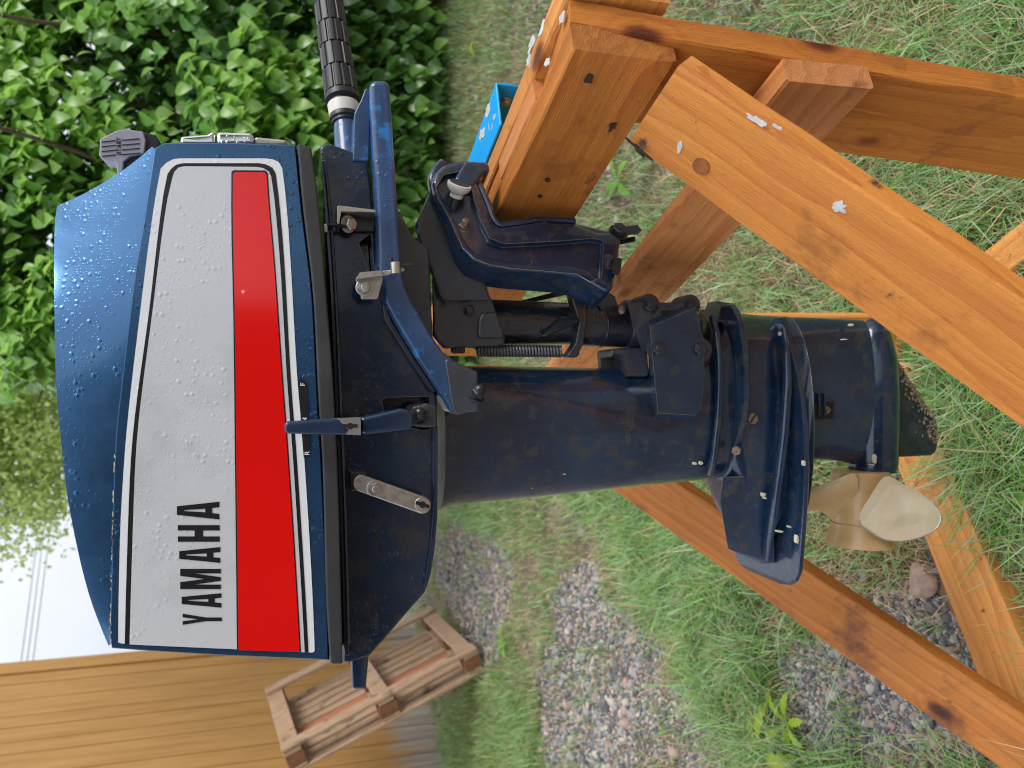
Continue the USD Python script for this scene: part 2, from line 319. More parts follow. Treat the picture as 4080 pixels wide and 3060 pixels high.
# wall boards: ochre paint, worn through to grey wood near the ground
usdkit.material(stage, '/World/Looks/wall_board', {
    'g': ('geometry', {}), 'sx': ('separate_xyz', {}), 'oi': ('object_info', {}), 'of': ('vector_math', {'math_type': 'scale', 'vector1': (11.0, 3.0, 7.0)}), 'ad': ('vector_math', {'math_type': 'add'}),
    'mp': ('mapping', {'scale': (26, 26, 1.6)}), 'n': ('noise_texture', {'scale': 1.0, 'detail': 6, 'roughness': .65}), 'r': ('rgb_ramp', {'ramp': [(.2, (.32, .15, .035)), (.5, (.42, .22, .06)), (.8, (.50, .28, .085))]}),
    'mp2': ('mapping', {'scale': (7, 7, 1.1)}), 'n2': ('noise_texture', {'scale': 1.3, 'detail': 6, 'roughness': .7}), 'h': ('map_range', {'from_min': .25, 'from_max': .95, 'to_min': .62, 'to_max': -.1, 'clamp': True}), 'add': ('math', {'math_type': 'add'}), 'k': ('map_range', {'from_min': .72, 'from_max': .95, 'clamp': True}),
    'wr': ('rgb_ramp', {'ramp': [(.3, (.24, .19, .15)), (.7, (.46, .41, .36))]}), 'm': ('mix_color', {}), 'b': ('bump', {'distance': .0012}), 'p': ('principled_bsdf', {'roughness': .6})},
    [('g.position', 'sx.vector'), ('oi.random', 'of.scale'), ('g.position', 'ad.vector1'), ('of.vector', 'ad.vector2'), ('ad.vector', 'mp.vector'), ('mp.vector', 'n.vector'), ('n.fac', 'r.fac'), ('ad.vector', 'mp2.vector'), ('mp2.vector', 'n2.vector'),
     ('sx.z', 'h.value'), ('h.result', 'add.value1'), ('n2.fac', 'add.value2'), ('add.value', 'k.value'), ('k.result', 'm.fac'), ('n.fac', 'wr.fac'), ('r.color', 'm.a'), ('wr.color', 'm.b'), ('m.result', 'p.base_color'), ('n.fac', 'b.height'), ('b.normal', 'p.normal')], surface='p.BSDF')
# bare soil with sand and moss tones
usdkit.material(stage, '/World/Looks/soil', {
    'g': ('geometry', {}), 'n': ('noise_texture', {'scale': 3.2, 'detail': 8, 'roughness': .7}), 'r': ('rgb_ramp', {'ramp': [(.3, (.08, .058, .042)), (.5, (.19, .145, .105)), (.7, (.32, .25, .18))]}),
    'v': ('voronoi_texture', {'scale': 95}), 'vr': ('rgb_ramp', {'ramp': [(0, (1.25, 1.2, 1.15)), (1, (.6, .6, .6))]}), 'm': ('mix_color', {'blend_type': 'multiply', 'fac': .8}), 'n3': ('noise_texture', {'scale': 240, 'detail': 3}), 'b': ('bump', {'distance': .006}), 'p': ('principled_bsdf', {'roughness': .8})},
    [('g.position', 'n.vector'), ('n.fac', 'r.fac'), ('g.position', 'v.vector'), ('v.distance', 'vr.fac'), ('r.color', 'm.a'), ('vr.color', 'm.b'), ('m.result', 'p.base_color'), ('g.position', 'n3.vector'), ('n3.fac', 'b.height'), ('b.normal', 'p.normal')], surface='p.BSDF')

# ------------------------------------------------------------------ the ground
def sstep(a, b, x): t = np.clip((x - a) / (b - a), 0, 1); return t * t * (3 - 2 * t)
def zg(x, y):
    x, y = np.asarray(x, float), np.asarray(y, float)
    bank = np.clip(y - 1.5, 0, 4.2) * (.06 + .105 * sstep(-1.0, .9, x - .12 * y))
    return bank + .02 * (meshkit.fbm(np.stack([x * 1.3, y * 1.3, 0 * x], -1), 3, 5) - .5) + .006 * (meshkit.noise(np.stack([x * 14, y * 14, 0 * x], -1), 3) - .5)
def onground(px, py, it=12):
    z = 0.0
    for _ in range(it): p = ground(px, py, z); z = .5 * z + .5 * float(zg(p[0], p[1]))
    return ground(px, py, z)
def gridmesh(xs, ys, fz):
    X, Y = np.meshgrid(xs, ys); Zv = fz(X, Y); v = np.stack([X, Y, Zv], -1).reshape(-1, 3); nx, ny = len(xs), len(ys)
    i = (np.arange(ny - 1)[:, None] * nx + np.arange(nx - 1)).ravel()
    return trimesh.Trimesh(v, np.vstack([np.stack([i, i + 1, i + nx + 1], 1), np.stack([i, i + nx + 1, i + nx], 1)]), process=False)
def nonuni(lo, a, b, hi, fine, coarse): return np.unique(np.r_[np.linspace(lo, a, coarse), np.linspace(a, b, fine), np.linspace(b, hi, coarse)])
gm = gridmesh(nonuni(-60, -4.5, 4.5, 60, 260, 14), nonuni(-30, -.5, 8, 120, 260, 14), zg)
tag(obj('ground', gm, 'soil', None, smooth=True), 'damp sandy soil of the yard', 'ground', kind='structure')

# where the grass and the gravel are, marked out on the ground
def gpoly(s): return Polygon([tuple(onground(x, y)[:2]) for x, y in pxs(s)]).buffer(0)
from shapely import contains_xy
gravel = [gpoly('1735,2120 1860,2080 1990,2150 2060,2230 2030,2420 1990,2640 1935,2700 1860,2560 1790,2400 1740,2300'), gpoly('2210,2310 2330,2210 2430,2300 2520,2430 2620,2620 2750,2760 2850,2900 2930,3100 2200,3100 2160,2900 2190,2680 2240,2560'),
          gpoly('3050,2560 3180,2500 3340,2440 3420,2340 3520,2130 3700,2200 4100,2560 4100,3100 3560,3100 3300,2960 3150,2850 3080,2700'), gpoly('3660,1500 3740,1560 3900,1850 4100,2150 4100,2420 3940,2160 3800,1820')]
gfade = [(1.0, .9, 1.0, .35)[i] for i in range(4)]
dirtp = [gpoly('2250,2080 2420,2040 2520,2150 2480,2300 2330,2240'), gpoly('2560,1200 2700,1120 3200,1230 3480,1290 3450,1330 2900,1260'), gpoly('3180,1850 3560,1860 3680,2140 3740,2420 3500,2500 3220,2420')]
def gmask(x, y):
    m = np.zeros(len(x))
    wob = .26 * (meshkit.fbm(np.stack([x * 4, y * 4, 0 * x], -1), 4, 21) - .5); wo2 = .26 * (meshkit.fbm(np.stack([x * 4, y * 4, 0 * x + 9], -1), 4, 77) - .5)
    for g, k in zip(gravel, gfade):
        m = np.maximum(m, contains_xy(g, x + wob, y + wo2) * k)
    return m
def inst(name, protos, P, Q, S, idx, label, cat, parent=None, kind='stuff'):
    pi = UsdGeom.PointInstancer.Define(stage, path(name, parent)); base = str(pi.GetPath())
    for i, (m, mt) in enumerate(protos):
        usdkit.mesh(stage, base + '/prototypes/variant_%d' % i, m, '/World/Looks/' + mt, smooth=True if cat != 'gravel' else 40)
        pi.GetPrototypesRel().AddTarget(base + '/prototypes/variant_%d' % i)
    o = LOCS.get('/'.join(base.split('/')[:3])); P = np.asarray(P) - (o if o is not None else 0)
    pi.CreatePositionsAttr(Vt.Vec3fArray.FromNumpy(P.astype(np.float32))); pi.CreateProtoIndicesAttr(Vt.IntArray.FromNumpy(np.asarray(idx, np.int32)))
    pi.CreateScalesAttr(Vt.Vec3fArray.FromNumpy(np.asarray(S, np.float32)))
    pi.CreateOrientationsAttr(Vt.QuathArray([Gf.Quath(float(q[0]), float(q[1]), float(q[2]), float(q[3])) for q in Q]))
    return tag(pi.GetPrim(), label, None if parent else cat, kind=kind)
def qz(a, tilt=None, ta=None):
    q = np.stack([np.cos(a / 2), 0 * a, 0 * a, np.sin(a / 2)], 1)
    if tilt is not None:
        r = np.stack([np.cos(tilt / 2), np.sin(tilt / 2) * np.cos(ta), np.sin(tilt / 2) * np.sin(ta), 0 * a], 1); q = qmul(r, q)
    return q
def qmul(a, b):
    w, x, y, z = a.T; W_, X, Y, Z_ = b.T
    return np.stack([w * W_ - x * X - y * Y - z * Z_, w * X + x * W_ + y * Z_ - z * Y, w * Y - x * Z_ + y * W_ + z * X, w * Z_ + x * Y - y * X + z * W_], 1)
def rq(n): q = rng.normal(size=(n, 4)); return q / np.linalg.norm(q, axis=1, keepdims=True)

# ground points seen in the picture, so that each square metre gets what it needs
def scatter(n, seed, near=.55, far=9.0):
    r = np.random.default_rng(seed); px = r.uniform(1600, 4300, n * 3); py = r.uniform(-350, 3400, n * 3)
    y = np.exp(r.uniform(math.log(near), math.log(far), n * 3)); x = r.uniform(-.62, .66, n * 3) * (y * .97 + .45)
    return x[:n], y[:n], r
# gravel
x, y, r = scatter(300000, 3); m = gmask(x, y); k = r.random(len(x)) < np.maximum(m * 1.0, .03 + .25 * (meshkit.fbm(np.stack([x * 3, y * 3, 0 * x], -1), 3, 61) > .56)); x, y = x[k], y[k]
peb = []
for i, mt in enumerate(('stone_a', 'stone_b', 'stone_c', 'stone_d', 'stone_a', 'stone_c')):
    s = trimesh.creation.icosphere(1 if i % 2 else 2); s.vertices *= 1 + .5 * (meshkit.noise(s.vertices * 1.3 + i * 7, i) - .5)[:, None]; s.vertices *= (1, .75 + .05 * i, .6); peb.append((s, mt))
sz = np.exp(r.normal(math.log(.0040), .45, len(x))) * np.where(y > 2.4, 1.5, 1.0)
inst('gravel', peb, np.stack([x, y, zg(x, y) + sz * .25], 1), rq(len(x)), np.repeat(sz[:, None], 3, 1), r.integers(0, 6, len(x)), 'grey and reddish gravel lying in patches between the grass', 'gravel')

# grass: tufts of bent blades
TINT = {'green': ((.11, .25, .04), (.24, .46, .10)), 'blue': ((.17, .32, .12), (.36, .52, .27)), 'straw': ((.42, .30, .16), (.62, .48, .28)), 'brown': ((.16, .09, .045), (.26, .16, .09)), 'lime': ((.14, .30, .03), (.24, .44, .07))}
usdkit.material(stage, '/World/Looks/grass_blades', {'a': ('attribute', {'attribute': 'tint'}), 'p': ('principled_bsdf', {'roughness': .38, 'specular_ior_level': .5}), 't': ('translucent_bsdf', {}), 'm': ('mix_closure', {'fac': .22})},
    [('a.color', 'p.base_color'), ('a.color', 't.color'), ('p.BSDF', 'm.closure1'), ('t.BSDF', 'm.closure2')], surface='m.closure')
def blades(n, x, y, r, L, w, spread, lean, curl, tints, probs, sc):
    N = len(x) * n; bx = np.repeat(x, n) + r.normal(0, spread, N); by = np.repeat(y, n) + r.normal(0, spread, N); sc = np.repeat(sc, n)
    h = L * r.uniform(.5, 1.15, N) * sc; ln = lean * r.uniform(.3, 1.4, N); ww = w * r.uniform(.7, 1.3, N); a = r.uniform(0, 6.283, N); d = np.stack([np.cos(a), np.sin(a)], 1); sd_ = np.stack([-d[:, 1], d[:, 0]], 1)
    base = np.stack([bx, by], 1); zb_ = zg(bx, by) - .004; V = []
    for t, q in ((0, 0), (.5, 0), (1.0, 1)):
        o = base + d * (h * ln * t ** (1 + curl))[:, None]; z = zb_ + h * t * np.sqrt(np.maximum(.1, 1 - (ln * t * .75) ** 2)); hw = (ww * .5 * (1 - .45 * t))[:, None]
        if q: V.append(np.c_[o, z])
        else: V += [np.c_[o - sd_ * hw, z], np.c_[o + sd_ * hw, z]]
    V = np.stack(V, 1); F = np.array([(0, 1, 3), (0, 3, 2), (2, 3, 4)]); f = (F[None] + (np.arange(N) * 5)[:, None, None]).reshape(-1, 3)
    k = r.choice(len(tints), N, p=probs); lo_ = np.array([TINT[t][0] for t in tints])[k]; hi_ = np.array([TINT[t][1] for t in tints])[k]; u = r.random(N)[:, None]; col = np.repeat(lo_ + (hi_ - lo_) * u, 5, 0)
    return V.reshape(-1, 3), f, col
def grassfield(name, n, seed, dens, L, w, lean, label, tints, probs, near, far, sp=.03, nb=16, cv=1.0):
    x, y, r = scatter(n, seed, near, far); k = r.random(len(x)) < dens(x, y); x, y = x[k], y[k]
    v, f, c = blades(nb, x, y, r, L, w, sp, lean, cv, tints, probs, np.exp(r.normal(0, .22, len(x))))
    m = usdkit.mesh(stage, path(name, None), trimesh.Trimesh(v, f, process=False), '/World/Looks/grass_blades', smooth=False)
    UsdGeom.PrimvarsAPI(m).CreatePrimvar('tint', Sdf.ValueTypeNames.Color3fArray, 'vertex').Set(Vt.Vec3fArray.FromNumpy(c.astype(np.float32)))
    tag(m.GetPrim(), label, 'grass', kind='stuff')
fb = lambda x, y, s, o: meshkit.fbm(np.stack([x * s, y * s, 0 * x], -1), 3, o)
PLK = [gpoly('3540,1800 3560,1330 3640,1400 3760,1660 3990,2150 4100,2420 4100,3000 3990,3000 3800,2520 3660,2160'), gpoly('3530,1330 3880,1010 4090,880 4090,1140 3990,1180 3640,1420')]
def offplank(x, y):
    m = np.zeros(len(x), bool)
    for g in PLK: m |= contains_xy(g.buffer(.012), x, y)
    return ~m
def lawn(x, y):
    d = .35 + .9 * sstep(.40, .58, fb(x, y, 1.6, 31)); d *= 1 - .90 * (gmask(x, y) > .5); d *= 1 - .75 * (gmask(x, y) == .35)
    for g in dirtp: d *= 1 - .7 * contains_xy(g, x, y)
    return d * (y < 6.6) * offplank(x, y)
grassfield('lawn_grass', 21000, 11, lawn, .062, .0034, .75, 'short wet green lawn grass around the stand', ('green', 'blue', 'straw', 'brown'), (.34, .36, .24, .06), .6, 6.6)
tallp = [gpoly('2180,1880 2420,1800 2800,1900 3050,2150 3000,2400 2850,2450 2600,2420 2420,2150'), gpoly('1900,2700 2010,2660 2150,2850 2170,3080 1720,3080 1760,2900'), gpoly('1740,1900 1990,1920 2080,2100 1900,2120 1760,2140'), gpoly('3700,1350 3950,1500 4100,1750 4100,2200 3900,1900 3720,1600'), gpoly('2990,2900 3450,2840 3560,3080 3000,3080'), gpoly('2750,2500 3080,2560 3060,2750 2960,2960 2830,2800')]
def tall(x, y):
    d = .02 * np.ones(len(x))
    for g in tallp: d = np.maximum(d, 1.0 * contains_xy(g, x, y))
    for g in dirtp: d *= 1 - .8 * contains_xy(g, x, y)
    return d * (1 - .9 * (gmask(x, y) > .5)) * (y < 6.2) * offplank(x, y)
grassfield('long_grass', 21000, 13, tall, .115, .0036, 1.05, 'long wet green grass growing in clumps beside the gravel', ('green', 'blue', 'lime', 'straw'), (.28, .48, .10, .14), .7, 6.2, .03, 16)
grassfield('dry_straw', 9000, 17, lambda x, y: (.30 + .7 * (fb(x, y, 2.2, 8) > .52)) * (1 - .97 * (gmask(x, y) > .5)) * offplank(x, y), .05, .0028, 1.5, 'dry straw and dead stalks lying among the lawn grass', ('straw', 'brown'), (.8, .2), .7, 6.5, .03, 8)

# moss patch, stones, weeds, twigs
mp_ = []
for k in range(60):
    t, q = rng.uniform(0, 6.28), math.sqrt(rng.random()); p_ = onground(2095 + 60 * q * math.cos(t), 2940 + 105 * q * math.sin(t)); s = trimesh.creation.icosphere(1); s.vertices = s.vertices * rng.uniform(.7, 1.3, 3) * (.028, .028, .011) + p_; mp_.append(s)
tag(obj('moss', cat_(mp_), 'moss'), 'bright green cushion of moss beside the light gravel', 'moss', kind='stuff')
for i, (px, py, sz, mt, lb) in enumerate(((3695, 2310, .035, 'stone_b', 'large round tan stone half sunk beside the light base plank'), (3455, 2285, .016, 'stone_a', 'small pale grey stone in the weeds below the propeller'), (2420, 2800, .034, 'stone_c', 'dark grey stone lying alone on the light gravel'), (2260, 2805, .024, 'stone_b', 'reddish stone on the light gravel near the moss'),
                                      (2500, 2720, .022, 'stone_b', 'brown red stone on the gravel beside the grass edge'), (3740, 2945, .02, 'stone_b', 'pinkish stone on the gravel under the left leg of the stand'), (3290, 2950, .0, 'stone_a', ''), (3330, 2770, .014, 'stone_d', 'pale sandy pebble on the near gravel beside the grass'))):
    if sz <= 0: continue
    s = trimesh.creation.icosphere(3); s.vertices *= 1 + .35 * (meshkit.noise(s.vertices * 1.4 + i * 5, i) - .5)[:, None]; s.vertices *= np.array([1, .85, .62]) * sz
    p_ = onground(px, py); s.vertices += p_ + [0, 0, sz * .3]; tag(obj('stone', s, mt), lb, 'stone', 'larger stones lying on the ground')
def leafblade(L, w, lobes, droop, seed, n=12):
    r = np.random.default_rng(seed); v, f = [], []
    for i in range(n + 1):
        t = i / n; hw = w * (math.sin(math.pi * min(1, t * .55 + .12)) ** 1.3) * (1 - t ** 5) * (1 - lobes * (i % 2)) * r.uniform(.85, 1.1) * (.25 + .75 * t if lobes else 1); z = .55 * L * t - droop * L * t * t
        v += [(L * t * .9, -hw, z + .25 * hw), (L * t * .9, 0, z), (L * t * .9, hw, z + .25 * hw)]
    for i in range(n):
        for k in (0, 1): a = i * 3 + k; f += [(a, a + 3, a + 4), (a, a + 4, a + 1)]
    return trimesh.Trimesh(v, f, process=False)
def weed(px, py, nl, L, w, mt, lobes, label, seed, name='dandelion', cat='weed', group='weeds in the grass'):
    p_ = onground(px, py); o_ = thing(name, label, cat, loc=p_, group=group); r = np.random.default_rng(seed)
    L, w = L * 1.35, w * 1.3
    for k in range(nl):
        m = leafblade(L * r.uniform(.7, 1.15), w * r.uniform(.8, 1.15), lobes, r.uniform(.35, .7), seed * 50 + k); a = 6.283 * k / nl + r.uniform(-.4, .4); m.apply_transform(trimesh.transformations.rotation_matrix(a, (0, 0, 1))); m.apply_translation(p_ + [0, 0, .03]); obj('leaf', m, mt, o_, smooth=True)
weed(2440, 60, 6, .13, .022, 'weed_leaf', .45, 'jagged dandelion rosette just right of the top end of the beam', 1)
weed(3790, 1560, 7, .11, .020, 'weed_leaf', .5, 'jagged dandelion between the skeg plank and the diagonal brace', 2)
weed(3905, 1700, 7, .12, .022, 'weed_leaf', .45, 'dandelion with broad toothed leaves in the long grass under the brace', 3)
weed(4020, 1880, 6, .11, .020, 'weed_leaf', .5, 'pale dandelion at the picture edge beyond the base plank', 4)
weed(3080, 3000, 8, .12, .022, 'weed_yellow', .4, 'yellowing dandelion in the lower left gravel corner', 5)
weed(3180, 2880, 6, .075, .018, 'weed_yellow', .35, 'small yellow green weed at the edge of the near gravel', 6)
weed(2540, 2080, 4, .10, .026, 'weed_leaf', .0, 'single broad leaved weed in the grass behind the leg casing', 7)
weed(2035, 2560, 3, .09, .026, 'weed_leaf', .0, 'light green leaf on the dark gravel near the pallet', 8)
weed(2500, 730, 5, .10, .02, 'weed_leaf', .3, 'green weed in the lawn under the clamp end of the beam', 9)
tw = onground(4010, 2080); t_ = [onground(3950 + 10 * math.sin(k * .9), 2040 + 32 * k) + [0, 0, .02 + .012 * math.sin(k)] for k in range(8)]
tag(obj('dead_twig', tube(smoothline(t_, 24), np.linspace(.003, .0015, 24), 7), 'twig'), 'dry brown twig curled on the soil beside the light base plank', 'twig')
yl = onground(1930, 225); m = leafblade(.085, .03, 0, .5, 77, 8); m.apply_translation(yl + [0, 0, .05]); tag(obj('fallen_leaf', m, 'weed_yellow', smooth=True), 'single yellow green fallen leaf on the lawn below the hedge', 'leaf')

# ------------------------------------------------------------------ the hedge
HY = 4.25
def leaf3(seed):
    """Heart shaped leaf, tip along +x, folded along the midrib."""
    n = 6; r = np.random.default_rng(seed); v, f = [], []
    prof = (.03, .24, .335, .32, .245, .125, .0)
    for i in range(n + 1):
        t = i / n; z = .08 * math.sin(t * 2.6) - .16 * t * t; q = (.16 + .05 * seed) * prof[i]; v += [(t, -prof[i], z + q), (t, 0, z), (t, prof[i], z + q)]
    for i in range(n):
        for k in (0, 1): a = i * 3 + k; f += [(a, a + 3, a + 4), (a, a + 4, a + 1)]
    return trimesh.Trimesh(v, f, process=False)
hedge = thing('hedge', 'dense green broadleaf hedge with wet heart shaped leaves behind the motor', 'hedge', loc=(1.4, HY, .45))
def hfront(x, z): return HY - .62 * meshkit.fbm(np.stack([x * 1.5, z * 1.7, 0 * x], -1), 3, 41) + .35 * np.clip(z - 2.3, 0, 3) ** 1.2 - .25 * np.exp(-((z - 1.4) / .7) ** 2)
def hleft(z): return np.interp(z, [.2, .9, 1.6, 2.2, 2.6, 3.6], [.05, -.10, -.15, -.05, -.02, .05])
r = np.random.default_rng(91); N = 66000
z = r.uniform(.28, 4.2, N); x = r.uniform(-.5, 3.9, N); dpt = np.where(np.arange(N) % 5 < 2, r.uniform(.25, 1.2, N), r.exponential(.15, N)); y = hfront(x, z) + dpt
k = (x > hleft(z) + .22 * (meshkit.fbm(np.stack([z * 3, y * 3, 0 * z], -1), 3, 12) - .5)) & (z > zg(x, y) + .02 + .10 * r.random(N)); cl = meshkit.fbm(np.stack([x * 3.2, y * 3.2, z * 3.2], -1), 3, 55); k &= r.random(N) < np.where(dpt > .3, .95, np.clip((cl - .36) * 5.5, .10, 1))
k &= r.random(N) < 1 - .55 * sstep(1.0, .5, z - zg(x, y)) * (dpt < .1)
x, y, z, dpt = x[k], y[k], z[k], dpt[k]; n = len(x)
def leafrot(n, r, down=(.25, 1.25)):
    """x axis = tip: outwards towards the viewer's side and hanging; z axis = upper face."""
    az = r.normal(-math.pi / 2, .85, n); el = -r.uniform(*down, n); t = np.stack([np.cos(el) * np.cos(az), np.cos(el) * np.sin(az), np.sin(el)], 1)
    up = np.stack([.75 * np.cos(az), .75 * np.sin(az), np.ones(n)], 1) + r.normal(0, .28, (n, 3)); up -= t * (up * t).sum(1, keepdims=True); up /= np.linalg.norm(up, axis=1, keepdims=True)
    return np.stack([t, np.cross(up, t), up], 2)
R3 = leafrot(n, r); sz = r.uniform(.052, .112, n) * np.where(dpt > .4, 1.35, 1.0)
def m2q(M):
    from scipy.spatial.transform import Rotation
    q = Rotation.from_matrix(M).as_quat(); return np.stack([q[:, 3], q[:, 0], q[:, 1], q[:, 2]], 1)
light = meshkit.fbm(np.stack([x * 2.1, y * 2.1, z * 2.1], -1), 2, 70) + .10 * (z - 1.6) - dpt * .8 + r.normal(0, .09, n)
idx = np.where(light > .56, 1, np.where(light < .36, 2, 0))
def pxof(P):
    v = P - C; d = v @ FW; return 2040 - FPX * (v @ UP) / d, 1530 - FPX * (v @ RT) / d, d
qx, qy, qd = pxof(np.stack([x, y, z], 1)); seen = (qx > 0) & (qx < 1700) & (qy > 0) & (qy < 1500) & ~((qx > 230) & (qy > 640)) & (dpt < .15)
order = np.argsort(-(sz / qd) + 10 * ~seen); pick = order[:300]; rest = np.ones(n, bool); rest[pick] = False
LEAF = [leaf3(i) for i in range(3)]; LM = ('leaf_mid', 'leaf_light', 'leaf_dark')
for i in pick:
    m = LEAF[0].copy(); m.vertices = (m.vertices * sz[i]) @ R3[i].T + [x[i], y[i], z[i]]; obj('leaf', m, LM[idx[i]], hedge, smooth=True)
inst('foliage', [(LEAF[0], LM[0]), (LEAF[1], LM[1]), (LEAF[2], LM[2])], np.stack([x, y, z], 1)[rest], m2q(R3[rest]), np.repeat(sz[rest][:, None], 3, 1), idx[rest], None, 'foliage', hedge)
for b in range(16):
    x0 = .55 + b * .21 + r.uniform(-.1, .1); y0 = HY + .25 + r.uniform(-.1, .3); pts = [np.array([x0, y0, float(zg(x0, y0)) - .05])]
    d = np.array([r.normal(0, .25), r.normal(-.1, .2), 1.0])
    for s in range(8): d = d + np.array([r.normal(.02, .12), r.normal(0, .12), 0]); d[0] = max(d[0], -.12); pts.append(pts[-1] + unit(d) * .42)
    obj('branch', tube(smoothline(pts, 26), np.linspace(.022, .004, 26), 8), 'bark', hedge)
for (a, b) in (((0, 525), (420, 440)), ((440, 445), (640, 418)), ((150, 470), (330, 700))):
    p_, q_ = at(*a, HY - .15), at(*b, HY - .1); obj('branch', tube(smoothline([p_, (p_ + q_) / 2 + [0, 0, .04], q_], 12), np.linspace(.02, .012, 12), 8), 'bark', hedge)

# the tree beyond the hedge
ty = 13.0; tb_ = at(150, 1800, ty)
tree = thing('birch_tree', 'loose olive green tree with drooping twigs against the white sky', 'tree', loc=(tb_[0] + 1.9, ty, 0))
trk = [np.array([tb_[0] + 1.9, ty, 0]) + np.array([.05 * math.sin(k), 0, k * .9]) for k in range(9)]
obj('trunk', tube(smoothline(trk, 24), np.linspace(.19, .04, 24), 12), 'bark', tree)
r = np.random.default_rng(17); cl_ = []
for k in range(26):
    a = r.uniform(0, 6.28); zz = r.uniform(4.4, 8.2); R = (1 - ((zz - 5.5) / 3.2) ** 2) ** .5 * 2.0 if abs(zz - 5.5) < 3.2 else .6; p_ = trk[min(8, int(zz / .9))]; e = p_ + np.array([math.cos(a) * R - 1.2, math.sin(a) * R, r.uniform(.0, .8)])
    obj('limb', tube(smoothline([p_, (p_ + e) / 2 + [0, 0, .25], e], 10), np.linspace(.022, .004, 10), 6), 'bark', tree); cl_.append(e); cl_.append((p_ + e * 2) / 3)
cl_ += [at(r.uniform(-500, 270), 2050 - 560 * r.random() ** .8, ty + r.normal(0, .5)) for _ in range(46)]
NL = 32000; ci = r.integers(0, len(cl_), NL); pos = np.array(cl_)[ci] + r.normal(0, 1, (NL, 3)) * (.27, .3, .24); hang = r.exponential(.35, NL) * (r.random(NL) < .4); pos[:, 2] -= hang
un = lambda q: q / np.linalg.norm(q, axis=1, keepdims=True)
d = un(r.normal(size=(NL, 3)) + [0, 0, -.6]); s_ = un(np.cross(d, r.normal(size=(NL, 3)))) * .030; L = (.095 * r.uniform(.7, 1.3, NL))[:, None]
v = np.stack([pos - s_ * .2, pos + d * L * .4 - s_, pos + d * L, pos + d * L * .4 + s_], 1).reshape(-1, 3); f = (np.array([(0, 1, 2), (0, 2, 3)])[None] + (np.arange(NL) * 4)[:, None, None]).reshape(-1, 3)
tag(obj('crown', trimesh.Trimesh(v, f, process=False), 'tree_leaf', tree, smooth=False), kind='stuff')

# overhead lines
for i, (a, b, lb) in enumerate((((150, 2110), (78, 2660), 'thin overhead wire, highest of the three across the white sky'), ((172, 2110), (102, 2660), 'thin overhead wire, middle one of the three across the white sky'), ((196, 2110), (125, 2660), 'thin overhead wire, lowest of the three across the white sky'))):
    p_, q_ = at(*a, 34), at(*b, 27); d = q_ - p_
    tag(obj('overhead_wire', tube([p_ - d * .6, p_ + d * .2 - [0, 0, .03], p_ + d * .6 - [0, 0, .03], q_ + d * .8], .015, 6), 'wire'), lb, 'wire', 'overhead wires')

# ------------------------------------------------------------------ the ochre wall
wc = at(300, 2625, 6.25); wb = onground(1790, 3060); wdx = unit([wb[0] - wc[0], wb[1] - wc[1], 0]); xe, WY = wc[0], wc[1]
wall = thing('wooden_wall', 'ochre painted wall of upright boards, bare and grey near the ground', 'wall', loc=(xe + wdx[0], WY + wdx[1], 0.2))
r = np.random.default_rng(23); Rm = np.stack([-wdx, np.cross([0, 0, 1], -wdx), [0, 0, 1]], 1); pos_ = .0
def wbx(a, w, th, off, hgt, nm, ch): obj(nm, box(np.array([xe, WY, hgt / 2]) + wdx * (a + w / 2) - Rm[:, 1] * off, (w, th, hgt), Rm, ch), 'wall_board', wall, smooth=False)
wbx(0, .11, .03, .012, 4.6, 'corner_board', .005); pos_ = .115
while pos_ < 3.6:
    w = r.choice([.095, .12, .145, .17]); wbx(pos_, w - .003, .022, r.uniform(-.001, .001), 4.6, 'board', .003); pos_ += w
wbx(.002, 3.5, .06, -.05, 4.58, 'backing', 0)

# ------------------------------------------------------------------ behind the camera: the house and tree that the paint mirrors
house = thing('dark_house', 'dark brown timber house on the other side of the yard, mirrored in the blue paint', 'house', loc=(-4.2, -10.5, 0))
for k in range(26): obj('board', box((-9.2 + .4 * k, -8 + .004 * (k % 2), 3.2), (.392, .03, 6.4), np.eye(3), .006), 'house_board', house, smooth=False)
obj('wall', box((-4.2, -10.55, 3.2), (10.3, 5, 6.38)), 'house_board', house, smooth=False)
obj('roof', hull([(x, y, z) for x in (-9.8, 1.25) for y, z in ((-7.6, 6.3), (-10.5, 8.8), (-13.4, 6.3), (-7.6, 6.42), (-10.5, 8.95), (-13.4, 6.42))]), 'roof_tile', house, smooth=False)
r = np.random.default_rng(5); cpos = np.array([6.2, -9.5, 2.6]); Pl = cpos + r.normal(0, 1, (5000, 3)) * (1.15, 1.0, 1.25)
gt = thing('leafy_tree', 'broad leafy tree on the other side of the yard, mirrored in the red stripe', 'tree', loc=(6.2, -9.5, 0))
obj('trunk', tube([(6.2, -9.5, -.1), (6.25, -9.5, 1.5), (6.2, -9.45, 3.4)], [.16, .12, .05], 10), 'bark', gt)
qv, qf = [], []
for i in range(len(Pl)):
    d = unit(r.normal(size=3)); s_ = unit(np.cross(d, r.normal(size=3))) * .08; k = len(qv); qv += [Pl[i], Pl[i] + d * .1 - s_, Pl[i] + d * .22, Pl[i] + d * .1 + s_]; qf += [(k, k + 1, k + 2), (k, k + 2, k + 3)]
tag(obj('crown', trimesh.Trimesh(qv, qf, process=False), 'leaf_dark', gt, smooth=False), kind='stuff')

